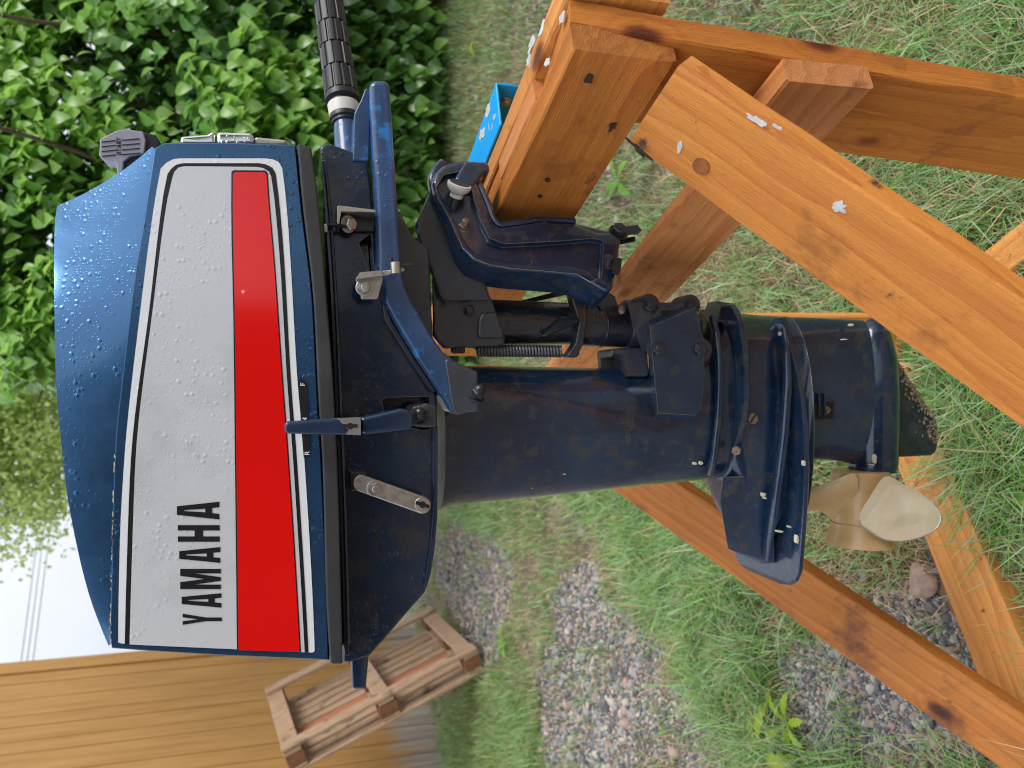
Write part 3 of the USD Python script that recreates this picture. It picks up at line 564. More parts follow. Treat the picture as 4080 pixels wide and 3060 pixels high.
# ------------------------------------------------------------------ the pallet leaning on its end
NB, FB, NT = at(1905, 2592, 4.16), at(1712, 2428, 5.01), at(1128, 3008, 4.01)
u_ = NB - NT; uh = unit(u_); v_ = FB - NB; v_ = v_ - uh * (v_ @ uh); vh = unit(v_); nh = np.cross(uh, vh); nh = nh if nh @ FW > 0 else -nh
LU, LV = np.linalg.norm(u_), np.linalg.norm(v_)
pal = thing('wooden_pallet', 'weathered wooden pallet leaning on its end by the ochre wall', 'pallet', loc=NB)
def pb(u0, u1, v0, v1, n0, n1, m, name):
    R = np.stack([uh, vh, nh], 1); R = R if np.linalg.det(R) > 0 else np.stack([uh, vh, -nh], 1); s = 1 if np.linalg.det(np.stack([uh, vh, nh], 1)) > 0 else -1
    c = NT + uh * LU * (u0 + u1) / 2 + vh * LV * (v0 + v1) / 2 + nh * (n0 + n1) / 2
    X = np.eye(4); X[:3, :3] = R; X[:3, 3] = c
    return obj(name, box((0, 0, 0), (LU * (u1 - u0), LV * (v1 - v0), n1 - n0), np.eye(3), .004), m, pal, smooth=False, xf=X)
for u0, u1 in ((0, .083), (.46, .54), (.917, 1)): pb(u0, u1, .0, 1, .0, .022, 'fir_grey', 'cross_board')
for v0, v1 in ((-.0, .10), (.90, 1)):
    pb(.0, 1, v0, v1, -.022, -.001, 'fir_grey', 'runner_board')
for u0, u1 in ((0.0, .09), (.45, .55), (.91, 1)):
    for v0, v1 in ((0, .11), (.44, .56), (.89, 1)): pb(u0 + .002, u1 - .002, v0 + .003, v1 - .003, .0235, .095, 'pallet_block', 'block')
for u0, u1 in ((0.005, .085), (.455, .545), (.915, .995)): pb(u0, u1, .001, .999, .096, .112, 'fir_grey', 'stringer_board')
for k in range(10): v0 = k * .1025; pb(-.002, 1.002, v0, v0 + .072, .113 + .002 * (k % 2), .134, 'fir_red' if k == 4 else 'fir_grey', 'deck_board')

# ------------------------------------------------------------------ the outboard motor
YM = 0.95
motor = thing('outboard_motor', 'old dark blue outboard boat motor with silver and red cowl, clamped on the wooden stand', 'outboard motor', loc=(at(2000, 1700, YM)[0], YM, at(3742, 1700, YM)[2]))
def decal(poly, y, th=.0005):
    P = poly if hasattr(poly, 'exterior') else Polygon(poly)
    def cv(r): return [tuple(at(a, b, y)[[0, 2]]) for a, b in r.coords]
    t = trimesh.creation.extrude_polygon(Polygon(cv(P.exterior), [cv(r) for r in P.interiors]), th, engine='earcut')
    v = t.vertices; return fix(trimesh.Trimesh(np.stack([v[:, 0], y + v[:, 2], v[:, 1]], 1), t.faces))
# cowl: side outline S (to the crease) and outer outline T (to the top edge)
YC = .795
bot = smoothline(pxs('1314,2636 1285,1850 1270,1600 1250,1200 1203,800 1182,572'), 24)
frontS = np.array(pxs('1000,566 800,562 655,564'))
crease = smoothline(pxs('612,586 604,640 575,830 565,900 535,1075 506,1306 481,1515 456,1750 447,1990 440,2256 434,2560'), 40)
rear = np.array(pxs('440,2588 600,2600 900,2618'))
top = np.vstack([smoothline(pxs('606,584 470,692 228,820'), 8), smoothline(pxs('220,868 215,1050 217,1250 222,1500 238,1700 265,1950 305,2170 355,2370 398,2490 433,2574'), 32)])
S = np.vstack([bot, frontS, crease, rear]); WS = np.array([at(x, y, YC) for x, y in S])
WT = WS.copy(); k0 = len(bot) + len(frontS); INW = np.full(len(S), .05)
rise = np.hypot(*(crease - top).T) * .000243; INW[k0:k0 + 40] = .001 + rise * np.interp(top[:, 1], [580, 850, 1050, 1250, 1450, 1700, 2560], [.62, .56, .42, .23, .13, .09, .09])
WT[k0:k0 + 40] = [at(x, y, YC + .009 + d) for (x, y), d in zip(top, INW[k0:k0 + 40])]
WT[k0:k0 + 40, 1] = YC
# keep the crease points paired by how far aft they lie
def yset(w, y): w = w.copy(); w[:, 1] = YC + y; return w
cS = S if Polygon(S).exterior.is_ccw else S[::-1]
sgn = 1 if Polygon(S).exterior.is_ccw else -1
def insS(b): return inset(S[::sgn], b)[::sgn]
def WSi(b): return np.array([at(x, y, YC) for x, y in insS(b)])
HWC = YM - YC
half = [(WSi(9), 0), (WSi(4), .0015), (WSi(1.2), .004), (WS, .009)]
soft = [(WS * (1 - k) + WT * k, .009 + INW * (k - .06 * math.sin(k * math.pi))) for k in (.06, .14, .25, .5, .75, .93)]
full = half + soft + [(WT, .009 + INW), (WT, .009 + INW + .012)]
rings = [yset(w, d) for w, d in full] + [yset(w, 2 * HWC - d) for w, d in full[::-1]]
cowl = obj('cowl', loft(rings, S), 'cowl_paint', motor, smooth=28)

# decal layers on the flat side of the cowl
Lw = [(640, 672), (617, 800), (563, 1205), (494, 1850), (478, 2150), (471, 2560)]
Rw = [(1254, 2594), (1214, 1850), (1184, 1500), (1158, 1050), (1140, 800), (1124, 668)]
white = list(map(tuple, smoothline(Lw, 24))) + [(484, 2564), (1246, 2600)] + list(map(tuple, smoothline(Rw, 24))) + [(1110, 645), (1085, 634), (1050, 631), (720, 631), (690, 634), (664, 648)]
Lb = [(667, 694), (656, 745), (647, 800), (598, 1205), (520, 1850), (508, 2150), (497, 2566)]
Rb = [(1229, 2599), (1184, 1850), (1158, 1500), (1133, 1050), (1112, 800), (1098, 690)]
black = list(map(tuple, smoothline(Lb, 24))) + list(map(tuple, smoothline(Rb, 24))) + [(1085, 668), (1060, 655), (1030, 650), (730, 650), (702, 656), (682, 672)]
Ls = [(686, 712), (675, 755), (666, 800), (612, 1205), (539, 1850), (528, 2150), (516, 2568)]
Rs = [(1214, 2599), (1169, 1850), (1143, 1500), (1116, 1050), (1094, 800), (1081, 705)]
silver = list(map(tuple, smoothline(Ls, 24))) + list(map(tuple, smoothline(Rs, 24))) + [(1072, 684), (1050, 670), (1025, 665), (735, 662), (710, 668), (694, 686)]
redk = list(map(tuple, smoothline([(922, 684), (921, 800), (930, 1300), (936, 1850), (944, 2588)], 16))) + list(map(tuple, smoothline([(1199, 2598), (1153, 1850), (1127, 1500), (1096, 1050), (1074, 800), (1067, 690)], 16))) + [(1058, 679), (932, 678)]
red = list(map(tuple, smoothline([(928, 692), (927, 800), (936, 1300), (942, 1850), (950, 2590)], 16))) + list(map(tuple, smoothline([(1194, 2598), (1148, 1850), (1122, 1500), (1091, 1050), (1069, 800), (1062, 697)], 16))) + [(1054, 686), (937, 685)]
obj('white_border', decal(white, YC - .0006, .0008), 'white_decal', cowl)
obj('black_pinstripe', decal(black, YC - .0009), 'black_decal', cowl)
obj('silver_panel', decal(silver, YC - .0012), 'silver_decal', cowl)
obj('stripe_outline', decal(redk, YC - .0015), 'black_decal', cowl)
obj('red_stripe', decal(red, YC - .0018), 'red_decal', cowl)
GL = {'Y': ([(.34, 0), (.34, .40), (0, 1), (.32, 1), (.5, .60), (.68, 1), (1, 1), (.66, .40), (.66, 0)], []),
      'A': ([(0, 0), (.26, 1), (.74, 1), (1, 0), (.69, 0), (.645, .17), (.355, .17), (.31, 0)], [[(.40, .33), (.60, .33), (.53, .83), (.47, .83)]]),
      'M': ([(0, 0), (0, 1), (.34, 1), (.5, .40), (.66, 1), (1, 1), (1, 0), (.78, 0), (.78, .66), (.59, 0), (.41, 0), (.22, .66), (.22, 0)], []),
      'H': ([(0, 0), (0, 1), (.32, 1), (.32, .60), (.68, .60), (.68, 1), (1, 1), (1, 0), (.68, 0), (.68, .40), (.32, .40), (.32, 0)], [])}
for ch, ya, yb, xt, xb in (('Y', 908, 850, 958, 1163), ('A', 818, 742, 953, 1161), ('M', 720, 615, 945, 1158), ('A', 583, 500, 940, 1155), ('H', 472, 385, 933, 1152), ('A', 355, 262, 928, 1150)):
    cv = lambda r: [((xb + (xt - xb) * v) * .7595, 1800 + (ya + (yb - ya) * u) * .7595) for u, v in r]
    o_, h_ = GL[ch]; obj('letter', decal(Polygon(cv(o_), [cv(q) for q in h_]), YC - .0016), 'black_decal', cowl)
lab = pxs('1190,1506 1204,1510 1222,1524 1227,1600 1236,1780 1233,1806 1220,1820 1210,1822 1200,1700')
obj('shift_label', decal(lab, YC - .0010), 'black_decal', cowl)
def words(t, px, py, y, h, bold=True, nm='lettering', mt='white_decal', par=None, depth=.0005):
    m = meshkit.text_mesh(t, h, depth, bold=bold); b = m.bounds.mean(0); v = m.vertices - b; p = at(px, py, y)
    return obj(nm, fix(trimesh.Trimesh(np.stack([v[:, 0], -v[:, 2], v[:, 1]], 1) + p, m.faces)), mt, par or cowl)
for ch, q in (('F', (1206, 1531)), ('N', (1213, 1672)), ('R', (1223, 1806))): words(ch, q[0], q[1], YC - .0016, .0044)
# chipped paint along the crease
for i in range(26):
    u = (.62 + .38 * rng.random()) * 39; i0 = int(u); q = crease[min(i0, 39)] * (1 - u % 1) + crease[min(i0 + 1, 39)] * (u % 1)
    L = rng.uniform(4, 22); w_ = rng.uniform(1.6, 3.4); ang = rng.uniform(0, 6.28, 9)
    P = [(q[0] + 4 + w_ * math.cos(t) * rng.uniform(.6, 1.2), q[1] + L * math.sin(t) * rng.uniform(.7, 1.1)) for t in np.linspace(0, 6.28, 10)[:-1]]
    obj('paint_chip', decal(P, YC + .0005, .0015), 'chip', cowl)

# rubber seal round the foot of the cowl
sl = list(map(tuple, smoothline(pxs('1184,566 1205,800 1250,1200 1270,1600 1286,1850 1300,2380 1316,2646'), 30))) + list(map(tuple, smoothline(pxs('1366,2648 1360,2380 1345,1850 1330,1550 1303,1200 1268,800 1240,586'), 30)))
obj('cowl_seal', slab(sl, YC - .007, 2 * (YM - YC) + .014, .006, 10), 'rubber', motor)
# latch on the front
lt = obj('front_latch', slab(pxs('716,575 720,542 828,534 846,519 858,519 858,575'), .88, .10, .003, 5), 'chrome', motor)
obj('latch_plate', slab(pxs('861,575 863,522 1004,528 1010,540 1012,577'), .878, .105, .004, 5), 'chrome', lt)
obj('latch_base', slab(pxs('1012,578 1012,543 1140,556 1150,580'), .885, .09, .003, 5), 'steel', lt)
# starter handle
def c2(s, ox, oy, k=.5): return [(ox + x * k, oy + y * k) for x, y in pxs(s)]
gh = obj('starter_handle', slab(c2('188,335 198,205 330,138 420,128 540,148 560,215 548,320 440,342 385,385 372,525 338,530 326,400 308,384 212,366', 300, 450), .86, .03, .004, 6), 'grey_plastic', motor)
obj('handle_back', slab(c2('540,150 640,175 668,215 660,270 610,330 520,400 440,440 385,470 388,385 440,350 545,322', 300, 450), .865, .035, .004, 5), 'black_plastic', gh)
for q in range(4):
    for (xa, xb, dy) in ((210, 320, 0), (372, 512, -14)):
        y_ = 215 + q * 38 + dy
        obj('slot', decal(c2('%d,%d %d,%d %d,%d %d,%d' % (xa, y_ + 12, xb, y_, xb, y_ + 7, xa, y_ + 19), 300, 450), .8592, .0012), 'black_plastic', gh)
mt_ = meshkit.text_mesh('START', .0042, .0006); v_ = mt_.vertices - mt_.bounds.mean(0)
obj('lettering', fix(trimesh.Trimesh(np.stack([v_[:, 0], -v_[:, 2], v_[:, 1]], 1) + at(473, 582, .8596), mt_.faces)), 'black_plastic', gh)

# lower cowling pan
pan_px = pxs('1276,585 1300,572 1320,572 1460,625 1478,760 1500,1040 1560,1180 1690,1400 1742,1520 1744,2050 1730,2200 1714,2290 1694,2362 1620,2446 1545,2534 1470,2618 1390,2642 1364,2640 1350,1900 1330,1500 1300,1000')
pan_m = man(slab(pan_px, .838, 2 * (YM - .838), .003, 5))
for q in ('1440,940 1492,900 1505,1070 1560,1210 1480,1060', '1535,1600 1560,1586 1735,1582 1738,1720 1700,1722 1560,1690'):
    pan_m = pan_m - man(slab(pxs(q), .80, .075, .001, 5))
pan = obj('lower_cowling', tri(pan_m), 'navy_paint', motor, smooth=30)
obj('pan_lip', slab(list(map(tuple, smoothline(pxs('1278,606 1290,800 1318,1200 1333,1550 1352,2000 1372,2612'), 20))) + list(map(tuple, smoothline(pxs('1392,2612 1372,2000 1356,1550 1340,1200 1312,800 1300,606'), 20))), .826, .02, .003, 3), 'navy_paint', pan)
obj('lip_bead', tube(smoothline([at(*q, .8255) for q in pxs('1291,640 1305,750 1338,1200 1354,1550 1376,2100 1388,2560')], 30), .0022, 8), 'navy_paint', pan)
obj('drain_tab', slab(pxs('1394,2416 1438,2410 1466,2500 1472,2600 1458,2748 1402,2748 1396,2600'), .845, .02, .003, 5), 'navy_paint', pan)
obj('side_plate', slab(pxs('1480,640 1500,780 1545,770 1590,838 1650,945 1711,990 1726,1340 1735,1500 1600,1300 1500,1080'), .872, .15, .004, 6), 'grey_navy', pan)
obj('pan_edge', slab(pxs('1724,1700 1745,1698 1744,2050 1731,2200 1716,2290 1700,2340 1690,2335 1714,2180 1724,2050'), .832, .012, .003, 4), 'navy_paint', pan)

# carrying and steering bar
bar = obj('steering_bar', slab(pxs('1473,325 1482,317 1538,317 1552,325 1564,480 1577,700 1588,860 1601,1080 1614,1128 1640,1195 1710,1318 1765,1400 1835,1452 1905,1482 1908,1560 1862,1566 1860,1650 1820,1653 1792,1638 1742,1552 1652,1415 1570,1275 1531,1202 1520,1125 1503,1078 1502,950 1492,700 1480,480'), .818, .045, .006, 7), 'bar_paint', motor)
obj('bar_rib', slab(pxs('1405,640 1412,450 1440,395 1455,352 1470,352 1474,470 1468,640'), .835, .05, .005, 6), 'bar_paint', bar)
obj('bar_foot', slab(pxs('1770,1420 1840,1452 1905,1482 1908,1640 1862,1644 1822,1655 1800,1630'), .8155, .012, .003, 6), 'grey_navy', bar)
hexbolt(at(1893, 1580, .822), (.75, -.62, -.35), .0085, .010, bar, 'dark_steel', 'acorn_nut', dome=True)
obj('groove_rib', slab(pxs('1520,1200 1535,1205 1560,1275 1650,1425 1740,1560 1720,1566 1630,1432 1530,1270'), .826, .03, .002, 3), 'dark_paint', bar)

# tiller with its twist grip
def shaft(p, q, r): return lathe(r, p, np.asarray(q) - np.asarray(p), 40)
g0, g1 = at(1366, 408, .90), at(1309, 12, .945); gl = np.linalg.norm(g1 - g0); ax = (g1 - g0) / gl
t0 = at(1395, 640, .885); tl = np.linalg.norm(g0 - t0)
till = obj('tiller_arm', lathe([(-.02, .017), (0, .0165), (tl * .45, .0150), (tl * .62, .0135), (tl * .9, .013)], t0, g0 - t0, 36), 'bar_paint', motor)
d0 = unit(t0 - g0)
obj('collar', lathe([(-.002, .0155), (.003, .0178), (.018, .0172), (.0195, .0178), (.0225, .0176), (.024, .0155), (.027, .0155)], g0, d0, 40), 'black_plastic', till)
cr = obj('throttle_ring', lathe([(.0032, .0180), (.0038, .0183), (.0170, .0178), (.0176, .0174)], g0, d0, 48), 'cream_plastic', till)
na = 96; u_ = unit(np.cross(ax, [0, 0, 1.0])); w_ = np.cross(ax, u_); gr = []
def gring(s, r, mask): 
    a = np.linspace(0, 2 * math.pi, na, endpoint=False); R = np.full(na, r)
    if mask is not None: R = np.where(((np.arange(na) + mask) % 8) < 1.5, r - .0016, r)
    return g0 + ax * s + R[:, None] * (np.cos(a)[:, None] * u_ + np.sin(a)[:, None] * w_)
gr.append(gring(-.001, .0165, None)); gr.append(gring(.001, .0205, None)); gr.append(gring(.008, .0203, None)); gr.append(gring(.0085, .0185, None))
for b in range(4):
    s0 = .0095 + b * (gl - .015) / 4; s1 = s0 + (gl - .015) / 4 - .0012; r0 = .0201 - .0022 * b / 4; r1 = .0201 - .0022 * (b + 1) / 4
    gr += [gring(s0, r0 - .0016, None), gring(s0 + .0004, r0, b * 4), gring(s1 - .0004, r1, b * 4), gring(s1, r1 - .0016, None)]
gr += [gring(gl - .004, .0172, None), gring(gl - .0035, .0182, None), gring(gl, .0180, None), gring(gl + .001, .0168, None)]
obj('twist_grip', loft(gr), 'grip_rubber', till, smooth=20)

# shift lever
lev = obj('shift_lever', slab(pxs('1133,1690 1142,1680 1300,1668 1438,1661 1440,1735 1300,1733 1140,1728 1132,1716'), .762, .012, .003, 6), 'lever_paint', motor)
obj('lever_arm', slab(pxs('1436,1663 1600,1627 1634,1634 1648,1662 1648,1694 1630,1712 1560,1722 1438,1735'), .768, .02, .004, 8), 'navy_paint', lev)
obj('worn_patch', decal(pxs('1322,1668 1350,1672 1372,1700 1390,1712 1378,1731 1438,1734 1437,1662 1400,1664'), .7612, .001), 'bare_metal', lev)
obj('key_slot', decal(Point(1396, 1698).buffer(13).union(Polygon(pxs('1365,1690 1425,1690 1425,1704 1365,1704'))), .7606, .001), 'dark_hole', lev)
obj('lever_block', slab(pxs('1640,1618 1700,1606 1742,1615 1744,1700 1700,1705 1650,1700'), .80, .05, .004, 6), 'dark_paint', lev)
hexbolt(at(1668, 1660, .797), (.45, -.9, 0), .008, .009, lev, 'dark_steel', 'nut', dome=True)
# bright levers and brackets
def capsule(a, b, r):
    from shapely.geometry import LineString
    return [tuple(q) for q in np.array(LineString([a, b]).buffer(r, quad_segs=10).exterior.coords)[:-1]]
ck = obj('cowl_catch', slab(capsule((1440, 1926), (1683, 2013), 35), .812, .007, .002, 0), 'steel', motor)
obj('catch_washer', slab(capsule((1683, 2012), (1685, 2013), 31), .8105, .003, .001, 0), 'steel', ck)
ks = Point(1684, 2011).buffer(13).union(affinity.rotate(Polygon(pxs('1655,2004 1713,2004 1713,2018 1655,2018')), 18, origin=(1684, 2011)))
obj('key_slot', decal(ks, .8099, .001), 'dark_hole', ck)
hexbolt(at(1493, 1945, .812), (0, -1, 0), .0068, .007, ck, 'steel')
obj('catch_block', slab(pxs('1392,1880 1460,1878 1466,1956 1394,1958'), .818, .03, .002, 3), 'dark_paint', ck)
b1 = obj('choke_bracket', slab(pxs('1342,822 1352,818 1496,836 1498,846 1360,842 1352,892 1342,892'), .806, .03, .002, 3), 'steel', motor)
obj('bracket_plate', slab(pxs('1354,844 1496,846 1492,905 1488,922 1400,920 1352,880'), .83, .006, .001, 4), 'dark_steel', b1)
hexbolt(at(1385, 893, .822), (-.1, -.8, -.6), .0075, .008, b1, 'steel')
obj('rod', slab(pxs('1288,892 1306,890 1306,925 1290,926'), .815, .004, .001, 3), 'steel', b1)
obj('rod_arm', tube([at(1303, 897, .817), at(1340, 897, .815), at(1380, 903, .816)], .0022, 8), 'dark_steel', b1)
b2 = obj('link_bracket', slab(pxs('1432,1087 1522,1078 1526,1115 1506,1192 1440,1193 1415,1112'), .806, .006, .0015, 5), 'steel', motor)
hexbolt(at(1450, 1147, .806), (0, -1, 0), .0068, .008, b2, 'steel')
obj('bracket_lip', hull([at(x, y, d) for x, y in pxs('1416,1112 1434,1085 1522,1077 1526,1098') for d in (.792, .808)]), 'steel', b2)
obj('link_arm', slab(pxs('1524,1078 1552,1075 1560,1068 1612,1066 1612,1080 1562,1088 1550,1096 1526,1100'), .802, .006, .001, 3), 'steel', b2)
obj('split_pin', tube([at(1556, 1027, .80), at(1563, 1056, .80), at(1575, 1061, .80), at(1650, 1054, .80)], .0022, 8), 'dark_steel', b2)
obj('pin_head', lathe([(-.006, .006), (.006, .006)], at(1575, 1068, .80), (1, 0, .1), 16), 'steel', b2)

# exhaust leg
leg = obj('leg_casing', tower([(1735, 1462, 2030, .066, 2.6), (1760, 1462, 2019, .065, 2.6), (1800, 1458, 2008, .064, 2.5), (1900, 1457, 1997, .063, 2.5), (2250, 1463, 1964, .060, 2.5), (2540, 1470, 1931, .058, 2.5), (2700, 1420, 1917, .058, 2.5), (2800, 1330, 1909, .058, 2.5), (2840, 1262, 1905, .058, 2.4)]), 'navy_paint', motor)
# swivel bracket: head and tube
hd = blend([hull([at(x, y, d) for x, y in pxs('1652,905 1712,760 1790,700 1850,1120 1925,1150 1955,1195 1760,1200') for d in (.895, 1.0)]),
            hull([at(x, y, d) for x, y in pxs('1722,1100 1930,1150 1958,1195 2012,1345 2000,1378 1765,1388 1725,1340') for d in (.905, .995)])], .006, 8)
head = obj('swivel_head', hd, 'grey_navy', motor, smooth=40)
obj('grease_plug', lathe([(0, .006), (.004, .006), (.006, .004)], at(1868, 1236, .902), (0, -1, 0), 18), 'dark_paint', head)
obj('cover_pad', slab(pxs('1902,1345 1908,1270 1925,1246 1978,1240 2008,1330 2004,1348'), .9005, .01, .003, 6), 'grey_navy', head)
st = obj('swivel_tube', tower([(1930, 1192, 1378, .03, 2), (1960, 1193, 1378, .03, 2), (2290, 1208, 1372, .028, 2), (2292, 1200, 1376, .029, 2), (2300, 1198, 1378, .03, 2), (2384, 1208, 1382, .0295, 2), (2390, 1204, 1386, .031, 2), (2398, 1208, 1382, .0295, 2), (2490, 1216, 1386, .0285, 2)]), 'dark_paint', motor)
obj('tilt_strap', slab(pxs('2264,1132 2326,1142 2336,1200 2341,1275 2327,1370 2300,1424 2252,1424 2290,1372 2306,1292 2300,1262 2276,1180'), .912, .02, .003, 6), 'dark_paint', st)
obj('pivot_boss', lathe([(0, .011), (.008, .011), (.0095, .0095), (.0095, .006), (.008, .0055)], at(2350, 1248, .93), (0, -1, 0), 28), 'dark_paint', st)
obj('gusset', hull([at(x, y, d) for x, y in pxs('2340,1160 2400,1150 2450,1180 2492,1320 2478,1330 2400,1240') for d in (.925, .955)]), 'dark_paint', st)
obj('gusset', hull([at(2160, 1338, .918), at(2308, 1280, .905), at(2232, 1262, .918), at(2308, 1262, .915), at(2290, 1300, .93), at(2170, 1345, .93)]), 'dark_paint', st)
obj('tilt_rack', slab(pxs('2030,1208 2120,1186 2262,1150 2266,1172 2140,1200 2150,1212 2270,1206 2270,1216 2060,1212'), 1.0, .02, .002, 2), 'dark_paint', st)
obj('collar_ring', tower([(2484, 1200, 1396, .034, 2), (2490, 1194, 1400, .036, 2), (2520, 1194, 1402, .036, 2), (2526, 1198, 1398, .034, 2), (2540, 1196, 1400, .035, 2), (2570, 1196, 1402, .035, 2)]), 'grey_navy', st)
obj('grease_nipple', lathe([(0, .005), (.006, .005), (.007, .003), (.011, .0035), (.012, .002)], at(2478, 1232, .915), (-.4, -.8, .4), 14), 'rusty_steel', st)
# return spring
p0, p1 = at(1899, 1397, .922), at(2236, 1400, .925); n_ = 27; tt = np.linspace(0, 1, n_ * 14); sa = unit(p1 - p0); su = unit(np.cross(sa, [0, 1, 0])); sw = np.cross(sa, su)
coil = p0 + np.outer(tt, p1 - p0) + .0066 * (np.cos(tt * n_ * 2 * math.pi)[:, None] * su + np.sin(tt * n_ * 2 * math.pi)[:, None] * sw)
spg = obj('return_spring', tube(coil, .00185, 7), 'spring_steel', motor)
obj('hook', tube(smoothline([at(1905, 1412, .922), at(1898, 1390, .921), at(1885, 1382, .92), at(1840, 1379, .92), at(1818, 1386, .919), at(1815, 1393, .93)], 16), .0019, 8), 'spring_steel', spg)
obj('hook', tube(smoothline([at(2234, 1410, .925), at(2246, 1418, .925), at(2290, 1418, .925), at(2302, 1412, .925), at(2300, 1404, .93)], 16), .0019, 8), 'spring_steel', spg)
obj('spring_tab', slab(pxs('1796,1358 1856,1362 1854,1408 1800,1408'), .921, .008, .002, 4), 'dark_paint', spg)

# clamp bracket, square to the stand's top beam
TH = 1.24787; A_ = np.array([-math.cos(TH), math.sin(TH), 0]); F_ = np.array([math.sin(TH), math.cos(TH), 0])
YB = .868
ck_px = c2('500,165 330,200 262,270 238,350 258,450 320,560 370,660 420,770 470,870 560,960 700,1012 900,1042 1100,1058 1300,1076 1430,1098 1540,1152 1640,1215 1690,1205 1712,1120 1740,900 1764,790 1690,742 1560,742 1380,668 1100,655 950,680 850,694 790,704 735,660 690,540 640,420 600,330 600,270 650,232 662,190', 1600, 550)
pk_px = c2('345,262 480,232 560,320 590,470 640,630 715,770 830,815 1000,808 1300,792 1540,772 1630,790 1615,1080 1540,1112 1430,1052 1300,1036 1100,1018 900,1002 720,972 590,922 505,842 455,742 405,632 355,532 300,440 284,362', 1600, 550)
clamp = obj('clamp_bracket', tri(man(slab(ck_px, YB, .062, .007, 9, e=A_)) - man(slab(pk_px, YB - .012, .0175, .0006, 9, e=A_))), 'navy_paint', motor, smooth=32)
def onb(x, y, d=0): return on(1600 + x / 2, 550 + y / 2, at(2050, 1000, YB) + A_ * d, A_)
obj('bracket_rim', tube(smoothline([onb(*q, d=.001) for q in pxs('655,215 605,268 598,330 640,420 690,540 738,660 790,702 850,692 950,680 1100,655 1380,668')], 50), .0048, 10), 'navy_paint', clamp)
obj('outer_rim', tube(smoothline([onb(*q, d=.002) for q in pxs('330,205 268,275 245,350 263,450 324,560 374,660 424,765 476,862 562,952 700,1002 900,1032 1100,1047 1300,1066 1430,1088 1540,1142 1630,1200')], 60), .0068, 12), 'navy_paint', clamp)
obj('stiffener', tube(smoothline([onb(*q, d=.003) for q in pxs('950,880 1000,810 1050,740 1090,700 1140,680')], 14), np.linspace(.0035, .0055, 14), 10), 'navy_paint', clamp)
kn = obj('tilt_stop_knob', lathe([(.0, .0062), (.016, .0060), (.017, .008), (.023, .008), (.0235, .010), (.027, .0135), (.031, .0148), (.0335, .0145), (.0345, .0128)], onb(405, 575, .004), unit(.90 * RT - .50 * FW - .32 * UP), 32), 'cream_plastic', clamp)
kax = unit(.90 * RT - .50 * FW - .32 * UP); kp = onb(405, 575, .004)
obj('knob_cap', lathe([(.0343, .0126), (.0352, .0122), (.0356, .010)], kp, kax, 32), 'black_plastic', kn)
obj('knob_pin', lathe([(-.003, .0085), (.001, .0085), (.0012, .0064), (.022, .0064), (.0221, .0084), (.0225, .0082)], kp, kax, 24), 'dark_steel', kn)
hexbolt(onb(490, 720, .004), unit(.5 * F_ - A_ - np.array([0, 0, .1])), .0072, .006, clamp, 'rusty_steel')
obj('stud', lathe([(0, .0045), (.012, .0045), (.013, .0035)], onb(495, 722, .002), unit(.5 * F_ - A_ - np.array([0, 0, .1])), 16), 'rusty_steel', clamp)
for q in ((1680, 865), (1668, 940), (1652, 995), (1640, 1140)):
    obj('tilt_pin_hole', lathe([(-.0011, .0058), (.008, .0058)], onb(*q), A_, 24), 'dark_hole', clamp)
for q in ((1690, 905), (1640, 925), (1668, 968), (1600, 1140), (1668, 1150), (1650, 1170)):
    P = [onb(q[0] + 14 * math.cos(t) * rng.uniform(.5, 1.2), q[1] + 12 * math.sin(t) * rng.uniform(.5, 1.2)) for t in np.linspace(0, 6.28, 9)[:-1]]
    obj('paint_chip', hull([p_ + A_ * d for p_ in P for d in (-.0004, .006)]), 'chip', clamp)
hexbolt(onb(1725, 755, -.001), unit(-A_ + .3 * F_), .010, .010, clamp, 'dark_steel')
obj('clamp_lug', hull([onb(x, y, d) for x, y in pxs('1750,715 1880,690 1915,735 1880,770 1760,775') for d in (.0, .012)]), 'dark_paint', clamp)
obj('clamp_lug', hull([onb(x, y, d) for x, y in pxs('1740,800 1860,785 1865,825 1740,850') for d in (.02, .05)]), 'dark_paint', clamp)
tp = obj('tilt_pin', lathe([(0, .0085), (.012, .0085), (.0125, .0065), (.022, .0065), (.023, .004)], onb(1640, 1065, .002), unit(-A_ + .55 * F_ + np.array([0, 0, .25])), 20), 'dark_steel', clamp)
obj('pin_handle', hull([onb(x, y, d) for x, y in pxs('1690,970 1730,950 1758,965 1745,1060 1720,1095 1688,1090 1670,1040') for d in (-.018, -.008)]), 'black_plastic', tp)
obj('bracket_far_side', slab(c2('500,165 330,200 262,270 238,350 420,770 560,960 900,1042 1300,1076 1540,1152 1690,1205 1740,900 1690,742 1380,668 850,694 735,660 640,420 650,232', 1600, 550), YB + .17, .03, .006, 9, e=A_), 'dark_paint', clamp)
obj('clamp_hook', slab(pxs('1850,635 1950,640 1960,700 1930,690 1905,720 1880,760 1800,720'), YB + .02, .12, .006, 8, e=A_), 'navy_paint', clamp)

